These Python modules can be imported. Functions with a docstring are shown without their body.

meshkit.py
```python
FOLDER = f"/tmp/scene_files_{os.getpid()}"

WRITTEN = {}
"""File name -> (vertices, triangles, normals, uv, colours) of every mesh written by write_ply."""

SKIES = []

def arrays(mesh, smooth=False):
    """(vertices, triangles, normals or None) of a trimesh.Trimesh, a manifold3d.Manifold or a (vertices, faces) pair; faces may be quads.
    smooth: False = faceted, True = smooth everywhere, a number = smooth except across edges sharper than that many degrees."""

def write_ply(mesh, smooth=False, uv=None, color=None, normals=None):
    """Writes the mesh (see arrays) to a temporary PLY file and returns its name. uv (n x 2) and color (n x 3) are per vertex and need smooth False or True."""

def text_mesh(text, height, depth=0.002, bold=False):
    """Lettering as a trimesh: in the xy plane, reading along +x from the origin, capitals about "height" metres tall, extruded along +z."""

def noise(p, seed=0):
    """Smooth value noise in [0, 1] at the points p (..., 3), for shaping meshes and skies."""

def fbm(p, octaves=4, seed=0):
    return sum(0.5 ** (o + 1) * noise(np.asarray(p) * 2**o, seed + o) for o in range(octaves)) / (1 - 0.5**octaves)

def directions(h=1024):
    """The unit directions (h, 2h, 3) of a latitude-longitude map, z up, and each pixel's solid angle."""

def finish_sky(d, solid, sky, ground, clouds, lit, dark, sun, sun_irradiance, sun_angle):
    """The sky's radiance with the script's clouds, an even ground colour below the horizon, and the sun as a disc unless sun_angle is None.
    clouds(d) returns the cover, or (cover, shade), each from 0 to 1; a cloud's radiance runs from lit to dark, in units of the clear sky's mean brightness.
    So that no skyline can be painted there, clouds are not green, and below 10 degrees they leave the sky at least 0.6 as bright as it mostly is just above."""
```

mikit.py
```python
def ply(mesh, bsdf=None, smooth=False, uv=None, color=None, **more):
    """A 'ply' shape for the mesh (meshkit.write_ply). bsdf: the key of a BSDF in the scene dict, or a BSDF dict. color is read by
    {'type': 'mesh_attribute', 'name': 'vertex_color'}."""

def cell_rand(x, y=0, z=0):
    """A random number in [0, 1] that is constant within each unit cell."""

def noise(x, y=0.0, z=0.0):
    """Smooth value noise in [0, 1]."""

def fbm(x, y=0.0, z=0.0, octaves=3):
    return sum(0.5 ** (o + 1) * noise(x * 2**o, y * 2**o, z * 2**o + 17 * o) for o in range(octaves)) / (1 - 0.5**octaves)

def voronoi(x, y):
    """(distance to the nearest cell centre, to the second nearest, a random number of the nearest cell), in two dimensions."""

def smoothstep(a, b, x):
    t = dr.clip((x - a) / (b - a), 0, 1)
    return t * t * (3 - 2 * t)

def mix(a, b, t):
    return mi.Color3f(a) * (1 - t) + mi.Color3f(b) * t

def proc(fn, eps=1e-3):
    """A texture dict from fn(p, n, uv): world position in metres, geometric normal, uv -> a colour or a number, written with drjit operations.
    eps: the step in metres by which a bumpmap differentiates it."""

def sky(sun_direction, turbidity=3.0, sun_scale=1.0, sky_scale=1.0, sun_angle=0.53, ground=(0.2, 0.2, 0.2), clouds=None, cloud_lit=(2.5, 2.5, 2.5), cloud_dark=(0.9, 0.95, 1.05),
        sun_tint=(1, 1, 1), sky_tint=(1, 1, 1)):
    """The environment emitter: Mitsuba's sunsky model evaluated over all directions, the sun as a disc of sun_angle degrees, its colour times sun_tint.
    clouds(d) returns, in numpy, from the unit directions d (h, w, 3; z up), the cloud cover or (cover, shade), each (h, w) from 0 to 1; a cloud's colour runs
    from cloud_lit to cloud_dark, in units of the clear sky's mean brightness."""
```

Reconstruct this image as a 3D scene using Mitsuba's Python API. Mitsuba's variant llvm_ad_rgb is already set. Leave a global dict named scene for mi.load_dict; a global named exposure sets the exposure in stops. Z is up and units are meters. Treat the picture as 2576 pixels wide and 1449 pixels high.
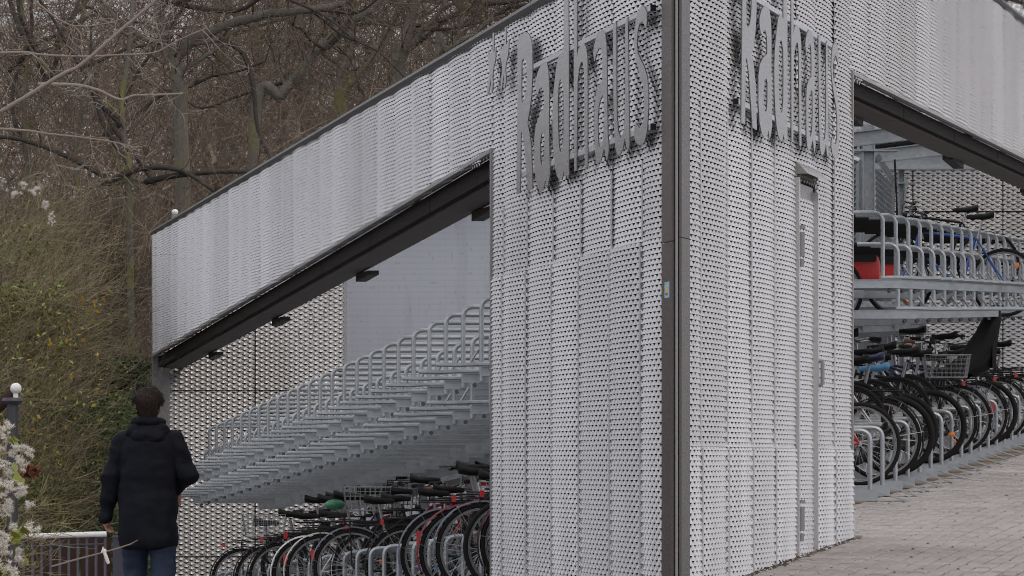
import math
import random

import manifold3d as m3
import numpy as np
import shapely
import shapely.geometry as sg
import trimesh

import drjit as dr
import mitsuba as mi
import mikit
from meshkit import fbm as nfbm, noise as nnoise

# ------------------------------------------------------------------ camera, sky, exposure
T = mi.ScalarTransform4f
scene, labels, used = {}, {}, {}
scene["camera"] = {"type": "perspective", "fov": 14.68, "fov_axis": "x", "near_clip": 0.5, "far_clip": 600.0,
                   "principal_point_offset_y": -0.3027,
                   "to_world": T().look_at(origin=[0, 0, 1.3], target=[0, 10, 1.3], up=[0, 0, 1])}
scene["sky_light"] = mikit.sky((0.42, -0.50, 0.76), turbidity=4, sun_scale=0.16, sun_angle=40.0, clouds=lambda d: 1.0,
                               cloud_lit=(2.6, 2.6, 2.75), cloud_dark=(1.4, 1.45, 1.55))
exposure = 1.7

# ------------------------------------------------------------------ helpers
rng = np.random.default_rng(7)
random.seed(7)


def numbered(name):
    n = used.get(name, 0)
    used[name] = n + 1
    return name if n == 0 else f"{name}_{n:03d}"


def obj(name, mesh, mat, parent=None, smooth=False, **kw):
    key = numbered(parent + "__" + name if parent else name)
    d = mesh if isinstance(mesh, dict) else mikit.ply(mesh, mat, smooth)
    d = dict(d)
    if isinstance(mesh, dict) and mat:
        d["bsdf"] = {"type": "ref", "id": mat}
    d.update(kw)
    scene[key] = d
    return key


def thing(name, label, cat, group=None):
    key = numbered(name)
    labels[key] = {"label": label, "category": cat}
    if group:
        labels[key]["group"] = group
    return key


def tag(key, label=None, cat=None, group=None, kind=None):
    labels[key] = {k: v for k, v in dict(label=label, category=cat, group=group, kind=kind).items() if v}
    return key


def cat(ms):
    vs, fs, n = [], [], 0
    for v, f in ms:
        vs.append(np.asarray(v, float)); fs.append(np.asarray(f) + n); n += len(v)
    return np.vstack(vs), np.vstack(fs)


def tr(m, p=(0, 0, 0), rz=0.0, s=1.0):
    v, f = m
    c, q = math.cos(rz), math.sin(rz)
    R = np.array([[c, -q, 0], [q, c, 0], [0, 0, 1]])
    return (np.asarray(v) * s) @ R.T + np.asarray(p), f


def box(lo, hi):
    x0, y0, z0 = lo; x1, y1, z1 = hi
    v = np.array([[x, y, z] for x in (x0, x1) for y in (y0, y1) for z in (z0, z1)], float)
    f = np.array([[0, 1, 3], [0, 3, 2], [4, 6, 7], [4, 7, 5], [0, 4, 5], [0, 5, 1], [2, 3, 7], [2, 7, 6], [0, 2, 6], [0, 6, 4], [1, 5, 7], [1, 7, 3]])
    return v, f


def tube(pts, r, sides=8, cap=True):
    p = np.asarray(pts, float); n = len(p)
    r = np.broadcast_to(np.asarray(r, float), (n,))
    t = np.gradient(p, axis=0); t /= np.linalg.norm(t, axis=1, keepdims=True) + 1e-12
    a = np.zeros((n, 3)); up = np.array([0, 0, 1.0]) if abs(t[0, 2]) < .9 else np.array([1.0, 0, 0])
    a0 = np.cross(t[0], up); a0 /= np.linalg.norm(a0)
    for i in range(n):
        a0 = a0 - t[i] * (a0 @ t[i]); a0 /= np.linalg.norm(a0) + 1e-12; a[i] = a0
    b = np.cross(t, a); th = np.arange(sides) * 2 * np.pi / sides
    v = (p[:, None] + r[:, None, None] * (np.cos(th)[None, :, None] * a[:, None] + np.sin(th)[None, :, None] * b[:, None])).reshape(-1, 3)
    i, j = np.meshgrid(np.arange(n - 1), np.arange(sides), indexing="ij")
    i, j = i.ravel(), j.ravel(); k = (j + 1) % sides
    f = np.vstack([np.stack([i * sides + j, i * sides + k, (i + 1) * sides + k], 1), np.stack([i * sides + j, (i + 1) * sides + k, (i + 1) * sides + j], 1)])
    if cap:
        v = np.vstack([v, p[:1], p[-1:]]); c0, c1 = n * sides, n * sides + 1; q = np.arange(sides)
        f = np.vstack([f, np.stack([q * 0 + c0, (q + 1) % sides, q], 1), np.stack([q * 0 + c1, (n - 1) * sides + q, (n - 1) * sides + (q + 1) % sides], 1)])
    return v, f


def bend(pts, rad, n=5):
    """rounds the corners of a polyline"""
    p = [np.asarray(q, float) for q in pts]; out = [p[0]]
    for a, b, c in zip(p[:-2], p[1:-1], p[2:]):
        u = (a - b) / np.linalg.norm(a - b); w = (c - b) / np.linalg.norm(c - b)
        for k in range(n + 1):
            s = k / n
            out.append((1 - s) ** 2 * (b + u * rad) + 2 * s * (1 - s) * b + s * s * (b + w * rad))
    return np.array(out + [p[-1]])


def segs_mesh(S, sides=3):
    """many separate tapering sticks: S rows x0 y0 z0 r0 x1 y1 z1 r1"""
    S = np.asarray(S, float); a, b = S[:, :3], S[:, 4:7]
    t = b - a; t /= np.linalg.norm(t, axis=1, keepdims=True) + 1e-9
    up = np.where(np.abs(t[:, 2:]) < .9, [[0, 0, 1.0]], [[1.0, 0, 0]])
    x = np.cross(t, up); x /= np.linalg.norm(x, axis=1, keepdims=True) + 1e-9
    y = np.cross(t, x); th = np.arange(sides) * 2 * np.pi / sides + .4
    ring = np.cos(th)[None, :, None] * x[:, None] + np.sin(th)[None, :, None] * y[:, None]
    v = np.concatenate([a[:, None] + S[:, 3, None, None] * ring, b[:, None] + S[:, 7, None, None] * ring], 1).reshape(-1, 3)
    o = (np.arange(len(S)) * 2 * sides)[:, None]; j = np.arange(sides); k = (j + 1) % sides
    f = np.vstack([np.stack([o + j, o + k, o + sides + k], -1).reshape(-1, 3), np.stack([o + j, o + sides + k, o + sides + j], -1).reshape(-1, 3)])
    return v, f


def torus(R, r, n=40, m=8, axis=1):
    a, b = np.meshgrid(np.arange(n) * 2 * np.pi / n, np.arange(m) * 2 * np.pi / m, indexing="ij")
    x, z, y = (R + r * np.cos(b)) * np.cos(a), (R + r * np.cos(b)) * np.sin(a), r * np.sin(b)
    v = np.stack([x, y, z], -1).reshape(-1, 3)
    i, j = np.meshgrid(np.arange(n), np.arange(m), indexing="ij"); i, j = i.ravel(), j.ravel()
    q = np.stack([i * m + j, ((i + 1) % n) * m + j, ((i + 1) % n) * m + (j + 1) % m, i * m + (j + 1) % m], 1)
    return v, np.vstack([q[:, [0, 1, 2]], q[:, [0, 2, 3]]])


def lathe(prof, p=(0, 0, 0), n=20):
    m = trimesh.creation.revolve(np.asarray(prof, float), sections=n)
    return m.vertices + np.asarray(p), m.faces


def ball(p, r, sub=2, s=(1, 1, 1)):
    m = trimesh.creation.icosphere(subdivisions=sub, radius=1.0)
    return m.vertices * np.asarray(s) * r + np.asarray(p), m.faces


def slab(poly, depth):
    """shapely polygon -> (v, f) extruded along the third axis"""
    parts = []
    for g in getattr(poly, "geoms", [poly]):
        m = trimesh.creation.extrude_polygon(g, depth, engine="earcut"); parts.append((m.vertices, m.faces))
    return cat(parts)


def grid_mesh(xs, ys, fz):
    X, Y = np.meshgrid(xs, ys, indexing="ij"); Z = fz(X, Y); n, m = X.shape
    v = np.stack([X, Y, Z], -1).reshape(-1, 3)
    i, j = np.meshgrid(np.arange(n - 1), np.arange(m - 1), indexing="ij"); i, j = i.ravel(), j.ravel()
    q = np.stack([i * m + j, (i + 1) * m + j, (i + 1) * m + j + 1, i * m + j + 1], 1)
    return v, np.vstack([q[:, [0, 1, 2]], q[:, [0, 2, 3]]])


def sstep(a, b, x):
    t = np.clip((x - a) / (b - a), 0, 1)
    return t * t * (3 - 2 * t)


# ------------------------------------------------------------------ materials
def two(b):
    return {"type": "twosided", "bsdf": b}


def rgb(*c):
    return {"type": "rgb", "value": list(c)}


def mat(name, base, rough=.5, metal=0.0, **kw):
    scene[name] = two({"type": "principled", "base_color": rgb(*base) if isinstance(base, tuple) else mikit.proc(base), "roughness": rough, "metallic": metal, **kw})


def sheet_tone(k):
    return lambda p, n, uv: sheet_color(p, n, uv) * k


def sheet_color(p, n, uv):
    a = mikit.fbm(p.x * 1.3 + p.y * .35, p.y * .15, p.z * .55)
    b = mikit.noise(p.x * 9, p.y * 9, p.z * 1.1)
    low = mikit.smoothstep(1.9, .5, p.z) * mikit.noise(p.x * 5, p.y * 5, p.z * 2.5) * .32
    st = mikit.smoothstep(.52, .8, mikit.noise(p.x * 14 + 3, p.y * 14, p.z * .5)) * .2
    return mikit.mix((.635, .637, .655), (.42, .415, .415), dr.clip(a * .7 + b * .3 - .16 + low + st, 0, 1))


def letter_color(p, n, uv):
    a = mikit.noise(p.x * 3 + p.y * 3, 0.0, p.z * 130)
    b = mikit.fbm(p.x * 2.2, p.y * 2.2, p.z * 5)
    return mikit.mix((.185, .185, .19), (.28, .28, .285), dr.clip(a * .4 + b * .6, 0, 1))


def galv_color(p, n, uv):
    a = mikit.noise(p.x * 26, p.y * 26, p.z * 26)
    b = mikit.fbm(p.x * 3, p.y * 3, p.z * 3)
    return mikit.mix((.30, .335, .36), (.47, .50, .525), dr.clip(a * .5 + b * .6, 0, 1))


def paver_color(p, n, uv):
    a = mikit.cell_rand(dr.floor(p.x * 5), dr.floor(p.y * 5))
    b = mikit.fbm(p.x * 1.1, p.y * .8)
    c = mikit.noise(p.x * 60, p.y * 60)
    return mikit.mix((.185, .174, .170), (.335, .318, .312), dr.clip(a * .35 + b * .75 + c * .25 - .2, 0, 1))


def bark_color(p, n, uv):
    a = mikit.fbm(p.x * 6, p.y * 6, p.z * 2)
    g = mikit.smoothstep(.5, .72, mikit.fbm(p.x * 2.2 + 7, p.y * 2.2, p.z * 2.2))
    return mikit.mix(mikit.mix((.07, .065, .054), (.20, .19, .162), a), (.16, .16, .05), g * .8)


def twig_color(p, n, uv):
    a = mikit.fbm(p.x * .9, p.y * .9, p.z * .9)
    b = mikit.cell_rand(dr.floor(p.x * 7), dr.floor(p.y * 7), dr.floor(p.z * 7))
    c = mikit.noise(p.x * .28, p.y * .2, p.z * .3)
    return mikit.mix((.035, .027, .021), (.20, .15, .108), dr.clip(a * .5 + b * .3 + c * .5 - .2, 0, 1))


def litter_color(p, n, uv):
    a = mikit.fbm(p.x * 1.7, p.y * 1.7, p.z * 1.7)
    b = mikit.cell_rand(dr.floor(p.x * 11), dr.floor(p.y * 11), dr.floor(p.z * 11))
    return mikit.mix((.05, .037, .03), (.15, .11, .085), dr.clip(a * .6 + b * .5 - .1, 0, 1))


def poly_color(p, n, uv):
    v = mikit.smoothstep(.44, .5, dr.abs(dr.abs(p.x * 6.2 - dr.floor(p.x * 6.2)) - .5))
    h = mikit.smoothstep(.25, .5, dr.abs(dr.abs(p.z * 14 - dr.floor(p.z * 14)) - .5))
    st = mikit.smoothstep(.55, .8, mikit.fbm(p.x * 8, p.y, p.z * .8))
    spot = mikit.smoothstep(.86, .9, mikit.noise(p.x * 22, p.y, p.z * 17))
    return mikit.mix(mikit.mix((.66, .70, .775), (.55, .585, .65), dr.clip(h * .35 + v * .25, 0, 1)), (.33, .31, .32), dr.clip(st * .16 + spot * .22, 0, .8))


mat("m_sheet", sheet_color, .36, .5)
mat("m_sheet_pale", sheet_tone(1.07), .36, .5)
mat("m_sheet_dull", sheet_tone(.93), .40, .5)
mat("m_backing", (.06, .058, .06), .9)
mat("m_joint", (.50, .50, .52), .5, .3)
mat("m_hinge", (.26, .26, .27), .5, .4)
mat("m_trim", (.30, .295, .30), .45, .5)
mat("m_letter", letter_color, .32, .85)
mat("m_black", (.012, .012, .013), .5, 0.0, specular=.3)
mat("m_galv", galv_color, .36, .55)
mat("m_beam", (.013, .0115, .011), .7, 0.0, specular=.12)
mat("m_soffit", (.105, .099, .098), .7)
mat("m_pillar_a", (.115, .10, .095), .48, .5)
mat("m_pillar_b", (.14, .137, .135), .48, .5)
mat("m_coping", (.075, .08, .085), .5, .3)
mat("m_perf", (.17, .20, .23), .5, .4)
mat("m_paver", paver_color, .85)
mat("m_joint_sand", (.14, .115, .09), .95)
mat("m_litter", litter_color, .95)
mat("m_bark", bark_color, .9)
mat("m_bark_dark", (.045, .041, .036), .9)
mat("m_twig", twig_color, .85)
mat("m_twig_light", lambda p, n, uv: mikit.mix((.14, .11, .085), (.36, .29, .225), mikit.fbm(p.x * 2.1, p.y * 2.1, p.z * 2.1)), .85)
mat("m_pale_twig", (.25, .205, .18), .8)
mat("m_tyre", (.014, .0132, .013), .8, 0.0, specular=.2)
mat("m_rim", (.30, .31, .32), .35, .8)
mat("m_chrome", (.36, .37, .38), .28, .9)
mat("m_rubber", (.011, .011, .012), .6, 0.0, specular=.25)
mat("m_leather", (.19, .075, .035), .5)
mat("m_white", (.74, .74, .74), .45)
mat("m_red", (.50, .02, .022), .35)
mat("m_orange", (.75, .20, .02), .3)
mat("m_sticker", (.25, .50, .66), .4)
mat("m_yellow", (.70, .52, .05), .4)
mat("m_concrete", (.19, .188, .185), .85)
scene["m_roof_sheet"] = {"type": "thindielectric", "int_ior": 1.35}
scene["m_poly"] = {"type": "principledthin", "base_color": mikit.proc(poly_color), "roughness": .4, "diff_trans": 1.3}
mat("m_inner", (.50, .51, .52), .5, .35)

# ------------------------------------------------------------------ ground
CORNER = np.array([.8716, 21.053])
DL, NL = np.array([-.18924, .98193]), np.array([-.98193, -.18924])
DR, NR = np.array([.24358, .96989]), np.array([.96989, -.24358])
BACK_Y = 48.08


def z_right(y):
    return .79 + .039 * (y - 26.56)


def z_left(x, y):
    face = CORNER[0] + (y - CORNER[1]) * DL[0] / DL[1]
    d = np.maximum(0, face - .9 - x)
    return .16 - .047 * (np.minimum(y, 50) - 30.7) - .17 * np.minimum(d, 1.6) * 1.24


def ground_z(x, y):
    x, y = np.asarray(x, float), np.asarray(y, float)
    mid = CORNER[0] + .03 * (y - CORNER[1])
    f = sstep(-.1, .1, x - mid)
    f = np.where(y < 21, np.maximum(f, sstep(22, 19, y)), f)
    return z_left(x, y) * (1 - f) + z_right(y) * f


def bank_z(x, y):
    """the wooded bank behind and to the left of the building"""
    x, y = np.asarray(x, float), np.asarray(y, float)
    s = np.maximum((y - 53) / 30, np.where(y > 36, (-5.6 - x - .35 * np.maximum(0, 44 - y)) / 16, 0))
    h = 6.6 * sstep(0, 1.0, s) * (1 - .5 * sstep(2, 20, x))
    return h + 2.4 * (nfbm(np.stack([x * .35, y * .3, x * 0], -1)) - .5) * sstep(.02, .3, s)


def terrain(x, y):
    g = ground_z(np.clip(x, -9, 14), np.clip(y, 0, 52))
    b = bank_z(x, y)
    return np.where(b > .02, np.maximum(np.minimum(g, .2), -1) * (1 - sstep(0, 1.5, b)) + b, g)


xs = np.concatenate([np.linspace(-300, -30, 10), np.linspace(-28, 22, 126), np.linspace(24, 300, 10)])
ys = np.concatenate([np.linspace(-40, 18, 20), np.linspace(19, 95, 190), np.linspace(100, 580, 14)])
tag(obj("ground", grid_mesh(xs, ys, lambda X, Y: terrain(X, Y) - .05), "m_litter", smooth=True), "dark earth and leaf litter of the bank behind the building", kind="structure")

# paving: long rows of concrete blocks running up the slope beside the right-hand front
tag(obj("pavement", grid_mesh(np.linspace(.6, 11, 30), np.linspace(18, 47, 60), lambda X, Y: z_right(Y) - .008 + 0 * X), "m_joint_sand"), "sand joints of the sloping block paving", kind="structure")
tag(obj("deck", grid_mesh(np.linspace(-4.6, 1.25, 12), np.linspace(21.5, 47.9, 40), lambda X, Y: np.where(X > CORNER[0] + .03 * (Y - 21.05), z_left(0, Y), z_left(X, Y)) + .012), "m_concrete"), "grey concrete floor of the lower level", kind="structure")
PW, PL = .105, .21
blocks = []
for i in range(-6, 74):
    for j in range(0, 132):
        a, b = i * PW, (j + .5 * (i % 2)) * PL
        c = CORNER + DR * b + NR * a
        face_gap = (c - CORNER) @ NR
        if face_gap < .06 and b < 5.9:
            continue
        if not (.9 < c[0] < 10.5 and 20.5 < c[1] < 46.5):
            continue
        u = 1288 + 10000 * c[0] / c[1]
        big = 22.6 < c[1] < 33 and u < 2590 and u > 1930
        blocks.append((c[0], c[1], i, j, big))
PVAR = []
for k in range(6):
    w, l = PW * .5 - .0055 - .0015 * (k % 3), PL * .5 - .002
    ch = .008
    top = np.array([[-w + ch, -l + ch, .006], [w - ch, -l + ch, .006], [w - ch, l - ch, .006], [-w + ch, l - ch, .006]])
    low = np.array([[-w, -l, -.03], [w, -l, -.03], [w, l, -.03], [-w, l, -.03]])
    mid_ = low.copy(); mid_[:, 2] = -.002
    f = [[0, 1, 2], [0, 2, 3]]
    for q in range(4):
        r = (q + 1) % 4
        f += [[4 + q, 4 + r, r], [4 + q, r, q], [8 + q, 8 + r, 4 + r], [8 + q, 4 + r, 4 + q]]
    PVAR.append((np.vstack([top, mid_, low]), np.array(f)))
ANG = math.atan2(-DR[0], DR[1])
PTILT = math.atan(.039)


def block_matrix(c, k):
    r = np.random.default_rng(k)
    return (T().translate([float(c[0]), float(c[1]), float(z_right(c[1]) + r.uniform(-.0015, .002))]).rotate([1, 0, 0], math.degrees(PTILT))
            .rotate([0, 0, 1], math.degrees(ANG) + float(r.uniform(-.8, .8))).rotate([1, 0, 0], float(r.uniform(-.3, .3))))


PDICT = [mikit.ply(m, "m_paver") for m in PVAR]
near = sorted([b for b in blocks if b[4]], key=lambda b: b[1] + abs(b[0] - 4.2) * .8)[:300]
chosen = {(b[2], b[3]) for b in near}
rest = []
for k, b in enumerate(blocks):
    M = block_matrix(b, k)
    if (b[2], b[3]) in chosen:
        obj("paving_block", {**PDICT[k % 6], "to_world": M}, None, "pavement")
    else:
        v, f = PVAR[k % 6]; A = np.array(M.matrix)
        rest.append((v @ A[:3, :3].T + A[:3, 3], f))
tag(obj("far_paving_block", cat(rest), "m_paver", "pavement"), kind="stuff")

# ------------------------------------------------------------------ the building
house = thing("bicycle_house", "wedge-shaped bicycle parking house clad in pale expanded metal mesh with open sides", "building")
HP, VP_ = .0945, .057      # mesh pitch along and up


def pt(side, t, z, off=0.0):
    d, n = (DL, NL) if side == "L" else (DR, NR)
    t, z, off = np.broadcast_arrays(np.asarray(t, float), z, off)
    xy = CORNER + t[..., None] * d + off[..., None] * n
    return np.concatenate([xy, z[..., None]], -1)


def mesh_cells(poly, t0, t1, H, V, a, bow, zref=0.0, margin=.2, seed=0, lift=0.0, hole=-.2):
    """expanded metal: staggered lens-shaped slits between strands whose lower lips stand proud. Returns t, z, off, faces"""
    x0, z0, x1, z1 = poly.bounds
    n = int(round((t1 - t0) / H)); H = (t1 - t0) / max(n, 1)
    rows = np.arange(math.floor((z0 - zref) / (V / 2)), math.ceil((z1 - zref) / (V / 2)) + 1)
    cs = []
    for r in rows:
        k = np.arange(n) + .5 if r % 2 == 0 else np.arange(0, n + 1)
        cs.append(np.stack([t0 + k * H, np.full(len(k), zref + r * V / 2)], 1))
    c = np.vstack(cs)
    c = c[shapely.contains_xy(poly.buffer(.03), np.clip(c[:, 0], t0 + .003, t1 - .003), np.clip(c[:, 1], z0 + .001, z1 - .001))]
    if len(c) == 0:
        return None
    q = np.array([[0, .5, 0], [-.5, 0, 0], [-.25, .02, .15], [0, -.02, 1], [.25, .02, .15], [.5, 0, 0], [0, -.5, 0], [-.25, -.05, -.25], [0, hole, -.8], [.25, -.05, -.25],
                  [-.13, .0, .6], [.13, .0, .6]])
    tri = np.array([[0, 1, 2], [0, 2, 10], [0, 10, 3], [0, 3, 11], [0, 11, 4], [0, 4, 5], [6, 7, 1], [6, 8, 7], [6, 9, 8], [6, 5, 9]])
    t = c[:, 0, None] + q[None, :, 0] * H
    z = np.clip(c[:, 1, None] + q[None, :, 1] * V, z0, z1)
    t = np.clip(t, t0, t1)
    rr = np.random.default_rng(seed)
    tm = (t - (t0 + t1) / 2) / ((t1 - t0) / 2)
    off = q[None, :, 2] * a + bow * (1 - tm ** 2) + lift + rr.uniform(-.006, .006) * tm + .004 * np.sin(z * rr.uniform(1, 2.4) + rr.uniform(0, 6))
    f = (tri[None] + (np.arange(len(c)) * len(q))[:, None, None]).reshape(-1, 3)
    return t.ravel(), z.ravel(), off.ravel(), f


def panel(side, poly, t0, t1, seed, parent=house, name="mesh_panel", lift=.0, zref=0.0, a=.0155, hole=-.235):
    r = mesh_cells(poly, t0, t1, HP, VP_, a, .012, zref, seed=seed, lift=lift, hole=hole)
    if r is not None:
        t, z, o, f = r
        tone = ("m_sheet", "m_sheet_pale", "m_sheet_dull", "m_sheet")[(seed * 7 + seed // 3) % 4] if poly.bounds[1] > 1.3 or side == "L" else ("m_sheet_pale", "m_sheet")[seed % 2]
        obj(name, (pt(side, t, z, o), f if side == "R" else f[:, ::-1]), tone, parent)


def flat(side, poly, off, thick, name, m, parent=house):
    v, f = slab(poly, thick)
    obj(name, (pt(side, v[:, 0], v[:, 1], off + v[:, 2]), f), m, parent)


Poly = sg.Polygon
box2 = sg.box
# left front: tower and the long fascia over the open side
TOWL, TOWR = 5.228, 5.69
left_poly = Poly([(.2, -.2), (TOWL, -.2), (TOWL, 3.355), (27.5, 2.588), (27.5, 4.055), (11.2, 4.111), (3.3, 4.135), (1.2, 4.3), (.2, 5.2)])
right_poly = Poly([(.2, -.2), (TOWR, -.2), (TOWR, 3.905), (18.2, 4.098), (27.8, 4.25), (27.8, 5.4), (15, 5.265), (.2, 5.1)])
R_SEAMS = [.2, .574, 1.327, 2.07, 2.81, 3.565, 4.317, 4.987, 5.69]
L_SEAMS = [.2, .75, 1.54, 2.39, 3.20, 4.01, 4.81, 5.228]
DOOR = (3.60, 4.345, .55, 3.06)
for col, (a, b) in enumerate(zip(L_SEAMS[:-1], L_SEAMS[1:])):
    for lo, hi in ((-.2, .29), (.29, 2.51), (2.51, 5.2)):
        panel("L", left_poly.intersection(box2(a, lo + .001, b, hi - .001)), a + .005, b - .005, col * 7 + int(hi * 3), zref=lo, lift=.003 * (col % 2) + .012 * (hi < 2.6))
        # a flat galvanised strip shows in the joints of the lower sheets
    if col:
        flat("L", box2(a - .014, 2.52, a + .014, 2.95), .015, .004, "joint_strip", "m_joint")
        flat("L", box2(a - .014, -.2, a + .014, 2.5), .028, .004, "joint_strip", "m_joint")
for col, (a, b) in enumerate(zip(R_SEAMS[:-1], R_SEAMS[1:])):
    for lo, hi in ((-.2, 1.386), (1.386, 3.61), (3.61, 5.3)):
        q = right_poly.intersection(box2(a, lo + .001, b, hi - .001))
        q = q.difference(box2(DOOR[0], DOOR[2] - 1, DOOR[1], DOOR[3] + .03))
        if not q.is_empty and q.area > .01:
            panel("R", q, a + .005, b - .005, 100 + col * 7 + int(hi * 3), zref=lo, lift=.003 * (col % 2) + .012 * (hi < 1.5))
    if col and col != 6:
        flat("R", box2(a - .014, 1.4, a + .014, 3.3 if col != 5 else 1.41), .015, .004, "joint_strip", "m_joint")
        flat("R", box2(a - .014, -.2, a + .014, 1.38 if col != 5 else .1), .026, .004, "joint_strip", "m_joint")
w = .81
t = TOWL
k = 0
while t < 27.4:
    b = min(t + w, 27.5)
    panel("L", left_poly.intersection(box2(t, 2, b, 5)), t + (.003 if k % 3 else .010), b - .003, 200 + k, zref=.29, lift=.004 * (k % 2), a=.019, hole=-.27)
    t, k = b, k + 1
w, t, k = .75, TOWR, 0
while t < 27.7:
    b = min(t + w, 27.8)
    panel("R", right_poly.intersection(box2(t, 3, b, 6)), t + (.003 if k % 3 else .010), b - .003, 300 + k, zref=.29, lift=.004 * (k % 2), a=.021, hole=-.36)
    t, k = b, k + 1
# added dark sheet behind the mesh: its tone stands for the dim interior
flat("L", left_poly.buffer(-.01), -.075, .02, "dark_backing", "m_backing")
flat("R", right_poly.buffer(-.01).difference(box2(DOOR[0], -1, DOOR[1], DOOR[3])), -.075, .02, "dark_backing", "m_backing")


def bar(side, pts_, r, name, m, off=0.0, sides=8, parent=house):
    p = np.array([pt(side, a, z, off) for a, z in pts_])
    return obj(name, tube(p, r, sides), m, parent, 40)


# corner pillar of two folded dark sheets, edge trims and copings
for side, m in (("L", "m_pillar_a"), ("R", "m_pillar_b")):
    for z0, z1 in ((-.2, 2.47 if side == "L" else 2.49), (2.474 if side == "L" else 2.494, 5.25)):
        flat(side, box2(0.0, z0, .232 if side == "L" else .218, z1), .012, .016, "corner_post", m)
obj("corner_fold", tube([[*(CORNER + (NL + NR) * .021 * .9 - (DL + DR) * .004), z] for z in (-.2, 5.25)], .008, 6), "m_trim", house)
bar("L", [(3.2, 4.15), (11.2, 4.13), (27.53, 4.075)], .036, "roof_coping", "m_coping", .005)
bar("R", [(.2, 5.13), (15, 5.29), (27.8, 5.425)], .036, "roof_coping", "m_coping", .005)
flat("L", box2(TOWL - .004, 0.1, TOWL + .022, 3.37), -.10, .125, "edge_trim", "m_trim")
flat("R", box2(TOWR - .004, 0.3, TOWR + .022, 3.92), -.10, .125, "edge_trim", "m_trim")
flat("L", box2(27.47, -1.2, 27.52, 2.60), -.20, .22, "end_post", "m_trim")
flat("L", Poly([(27.5, 2.58), (27.52, 2.58), (27.52, 4.06), (27.5, 4.06)]), -.10, .12, "edge_trim", "m_trim")


def strip(side, P, off0, off1, name, m):
    """a folded sheet swept along P (t, z pairs): cross-section from (off0, dz0) to (off1, dz1) given as quads"""
    t0, z0, t1, z1 = P
    v = np.array([pt(side, t0, z0 + dz, o) for o, dz in (off0, off1)] + [pt(side, t1, z1 + dz, o) for o, dz in (off0, off1)])
    obj(name, (v, np.array([[0, 1, 3], [0, 3, 2]])), m, house)


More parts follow.
